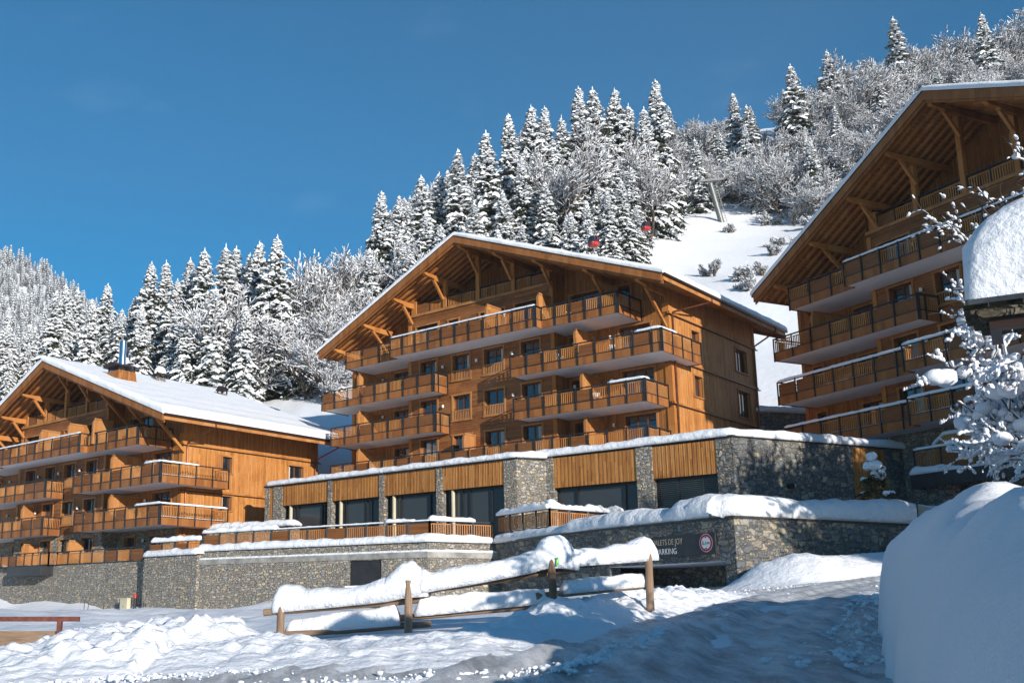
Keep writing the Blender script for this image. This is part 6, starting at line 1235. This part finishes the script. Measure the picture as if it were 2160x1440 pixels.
for k in range(90):
    z = .25 + 2.7 * rn.random() ** 1.1; r = (1 - z / 3.3) * 1.45 + .12; a = rn.random() * 6.28; tip = Vector((math.cos(a) * r, math.sin(a) * r, z - .35 * r))
    if rn.random() < .26: cl.append((tip.x * .8, tip.y * .8, tip.z + .10, rn.uniform(.06, .19)))
    for q in range(26):
        t0 = rn.uniform(.25, 1.05); c_ = Vector((0, 0, z)).lerp(tip, t0); m.faces([c_, c_ + Vector((rn.gauss(0, .06), rn.gauss(0, .06), .02)), c_ + Vector((rn.gauss(0, .16), rn.gauss(0, .16), rn.uniform(-.22, .06)))], [(0, 1, 2)])
cl += [(-.08, 0, 3.15, .26), (.0, -.1, 2.7, .3), (.2, .1, 2.3, .32)]
m.build('crown', W['needle'], yc, fix=False); dense_bush_snow(yc, cl, 1)
# bare shrubs loaded with clumps of snow, close to the camera on the right
def loaded_shrub(name, loc, label, stems, cap, lobes, reach, seed, tw=.0035):
    """bare twigs with snow lying in ridges along them; a few forks hold a bigger pad"""
    t = empty(name, loc); tag(t, label, 'shrub'); rn = random.Random(seed); m = MB(); sn = MB(); cl = []
    def gr(p, d, L, r, lv):
        n = 5; pts = [p]
        for i in range(n):
            d = (d + Vector((rn.gauss(0, .20), rn.gauss(0, .20), rn.gauss(.0, .15)))).normalized(); pts.append(pts[-1] + d * L / n)
        m.tube(pts, r, 4, r * .6)
        for i in range(n):
            if rn.random() < cap[0] and abs((pts[i + 1] - pts[i]).normalized().z) < .86:
                a, b_ = pts[i], pts[i + 1]; k = 4; w = rn.uniform(cap[1], cap[2]); path = []
                s_ = []
                for q in range(k + 1):
                    f = q / k; e = math.sin(math.pi * min(.97, max(.03, f))) ** .5 * rn.uniform(.7, 1.2); s_.append((a.lerp(b_, f) + Vector((rn.gauss(0, .002), rn.gauss(0, .002), r + w * .55 * e)), w * e))
                rings = []
                for c_, rr_ in s_: dd = (b_ - a).normalized(); x = dd.cross(Vector((0, 0, 1))).normalized(); rings.append([sn.V(c_ + x * math.cos(g_) * rr_ + Vector((0, 0, 1)) * math.sin(g_) * rr_ * .9) for g_ in [h_ * 6.283 / 7 for h_ in range(7)]])
                for A1, B1 in zip(rings, rings[1:]):
                    for g_ in range(7): sn.f.append([A1[g_], A1[(g_ + 1) % 7], B1[(g_ + 1) % 7], B1[g_]]); sn.m.append(0)
                sn.f.append(rings[0]); sn.m.append(0); sn.f.append(rings[-1]); sn.m.append(0)
        if lv < 2:
            for q in pts[1:]:
                if rn.random() < lobes[0]: cl.append((q.x, q.y, q.z + .02, rn.uniform(lobes[1], lobes[2])))
        if lv < reach:
            for c in range(rn.randint(3, 5)):
                i = rn.randrange(1, n + 1); a = rn.uniform(0, 6.28); ax = d.orthogonal().normalized(); ax.rotate(Matrix.Rotation(a, 3, d)); el = rn.uniform(.35, 1.0)
                gr(pts[i], (d * math.cos(el) + ax * math.sin(el)).normalized(), L * rn.uniform(.42, .68), max(r * .55, tw), lv + 1)
    for p, d, L in stems: gr(Vector(p), Vector(d).normalized(), L, .016, 0)
    m.build('branches', W['twig'], t, fix=False); sn.build('snow_clumps', W['snow'], t, smooth=True, fix=False)
    if cl: dense_bush_snow(t, cl, seed)
    return t
rs_ = random.Random(9); st_ = []
for k in range(24):
    st_.append(((rs_.uniform(-.25, .45), rs_.uniform(-.3, .3), rs_.uniform(0, .7)), (rs_.uniform(-.75, .25), rs_.uniform(-.3, .3), rs_.uniform(.35, 1.0)), rs_.uniform(.7, 1.25)))
loaded_shrub('snowy_shrub', (7.85, 12.2, 2.95), 'large shrub buried in clumps of snow below the hut roof', st_, (.85, .014, .038), (.42, .05, .13), 3, 17)
loaded_shrub('snowy_shrub', (7.3, 11.6, 5.3), 'thin upright twigs with small snow tufts above the hut snow', [((.3, 0, -.4), (-.25, 0, 1), 1.5), ((.35, 0, -.4), (.05, 0, 1), 1.7), ((.2, 0, -.5), (-.6, 0, .75), 1.2), ((.45, 0, -.3), (-.1, .1, 1), 1.5), ((.1, 0, -.6), (-.8, .1, .5), .9)], (.34, .010, .026), (.10, .03, .05), 3, 23)
loaded_shrub('bare_branch', (9.4, 13.6, 3.2), 'bare branches reaching low over the huge snow bank from the right edge', [((.8, 0, .3), (-1, 0, .12), 1.7), ((.9, .1, .0), (-.9, 0, -.25), 1.5), ((.9, .1, .5), (-1, 0, .1), 1.6)], (.30, .006, .014), (0, 0, 0), 3, 29)

# ------------------------------------------------------------------ far wooded hill at the left
hx = np.linspace(-620, 60, 60); hy = np.linspace(420, 1000, 46); HX, HY = np.meshgrid(hx, hy)
crest = np.interp(HX, [-620, -420, -330, -300, -240, -190, -150, -90, 60], [345, 325, 300, 287, 250, 215, 170, 90, 20])
hz = crest * np.clip((HY - 380) / 460, 0, 1) ** .75 - 14 + nfield(hx, hy, .012, 2, 3) * 10
o = grid_mesh('hill', hx, hy, hz, W['snow']); tag(o, 'far steep hillside at the left', 'hill', kind='structure')
rn = random.Random(77); g1 = MB(); s1 = MB()
tp = []
for kk in range(3):
    q1 = []; q2 = []; r_ = random.Random(kk)
    for lv in range(9):
        z = .06 + lv * .10; rad = .19 * (1 - z) ** .8 + .01
        for b in range(6):
            a = b * 1.047 + lv * .7 + r_.uniform(-.2, .2); R1 = rad * r_.uniform(.75, 1.2); a2 = a + .55; a0 = a - .55
            q1.append([(0, 0, z + .02), (math.cos(a0) * R1 * .8, math.sin(a0) * R1 * .8, z - .07), (math.cos(a2) * R1 * .8, math.sin(a2) * R1 * .8, z - .07)])
            if r_.random() < .86: q2.append([(math.cos(a) * R1 * .15, math.sin(a) * R1 * .15, z + .055), (math.cos(a - .42) * R1 * .9, math.sin(a - .42) * R1 * .9, z - .028), (math.cos(a) * R1 * 1.12, math.sin(a) * R1 * 1.12, z - .05), (math.cos(a + .42) * R1 * .9, math.sin(a + .42) * R1 * .9, z - .028)])
    tp.append((q1, q2))
hzf = lambda x, y: float(np.interp(x, [-620, -420, -330, -300, -240, -190, -150, -90, 60], [345, 325, 300, 287, 250, 215, 170, 90, 20])) * max(0, min(1, (y - 380) / 460)) ** .75 - 14 + 0
nt = 0
while nt < 3300:
    y = rn.uniform(470, 860); u = rn.uniform(-130, 560); x = (u - 833.4) / 2220.5 * y * 1.05
    z = hzf(x, y) + fbm(x * .012 + 2, y * .012 - 2, 1.4, 3) * 10
    H = rn.uniform(11, 21) * (.75 + .25 * rn.random()); q1, q2 = tp[rn.randrange(3)]; a = rn.random() * 6.28; c, s = math.cos(a) * H, math.sin(a) * H; nt += 1
    f_ = lambda p: (x + p[0] * c - p[1] * s, y + p[0] * s + p[1] * c, z - 1 + p[2] * H)
    for t3 in q1: g1.poly([f_(p) for p in t3])
    for t4 in q2: s1.poly([f_(p) for p in t4])
fo = g1.build('distant_forest', W['frosthazeneedle'], None, fix=False); tag(fo, 'dense snow dusted conifer forest covering the far hillside', 'forest', kind='stuff')
s1.build('forest_snow', W['treesnow'], fo, fix=False)

# ------------------------------------------------------------------ thin air between the camera and the far hillside
m = MB(); m.box(-720, 330, -70, 1100, -30, 480); o = m.build('haze', None); o.data.materials.clear()
hm = bpy.data.materials.new('haze'); hm.use_nodes = True; hn = hm.node_tree.nodes; hn.remove(hn['Principled BSDF'])
pv = hn.new('ShaderNodeVolumePrincipled'); pv.inputs['Color'].default_value = (.86, .92, 1, 1); pv.inputs['Density'].default_value = .00022; pv.inputs['Anisotropy'].default_value = .2
hm.node_tree.links.new(pv.outputs[0], hn['Material Output'].inputs['Volume']); o.data.materials.append(hm)
tag(o, 'thin cold air that pales the far hillside', 'haze', kind='stuff')
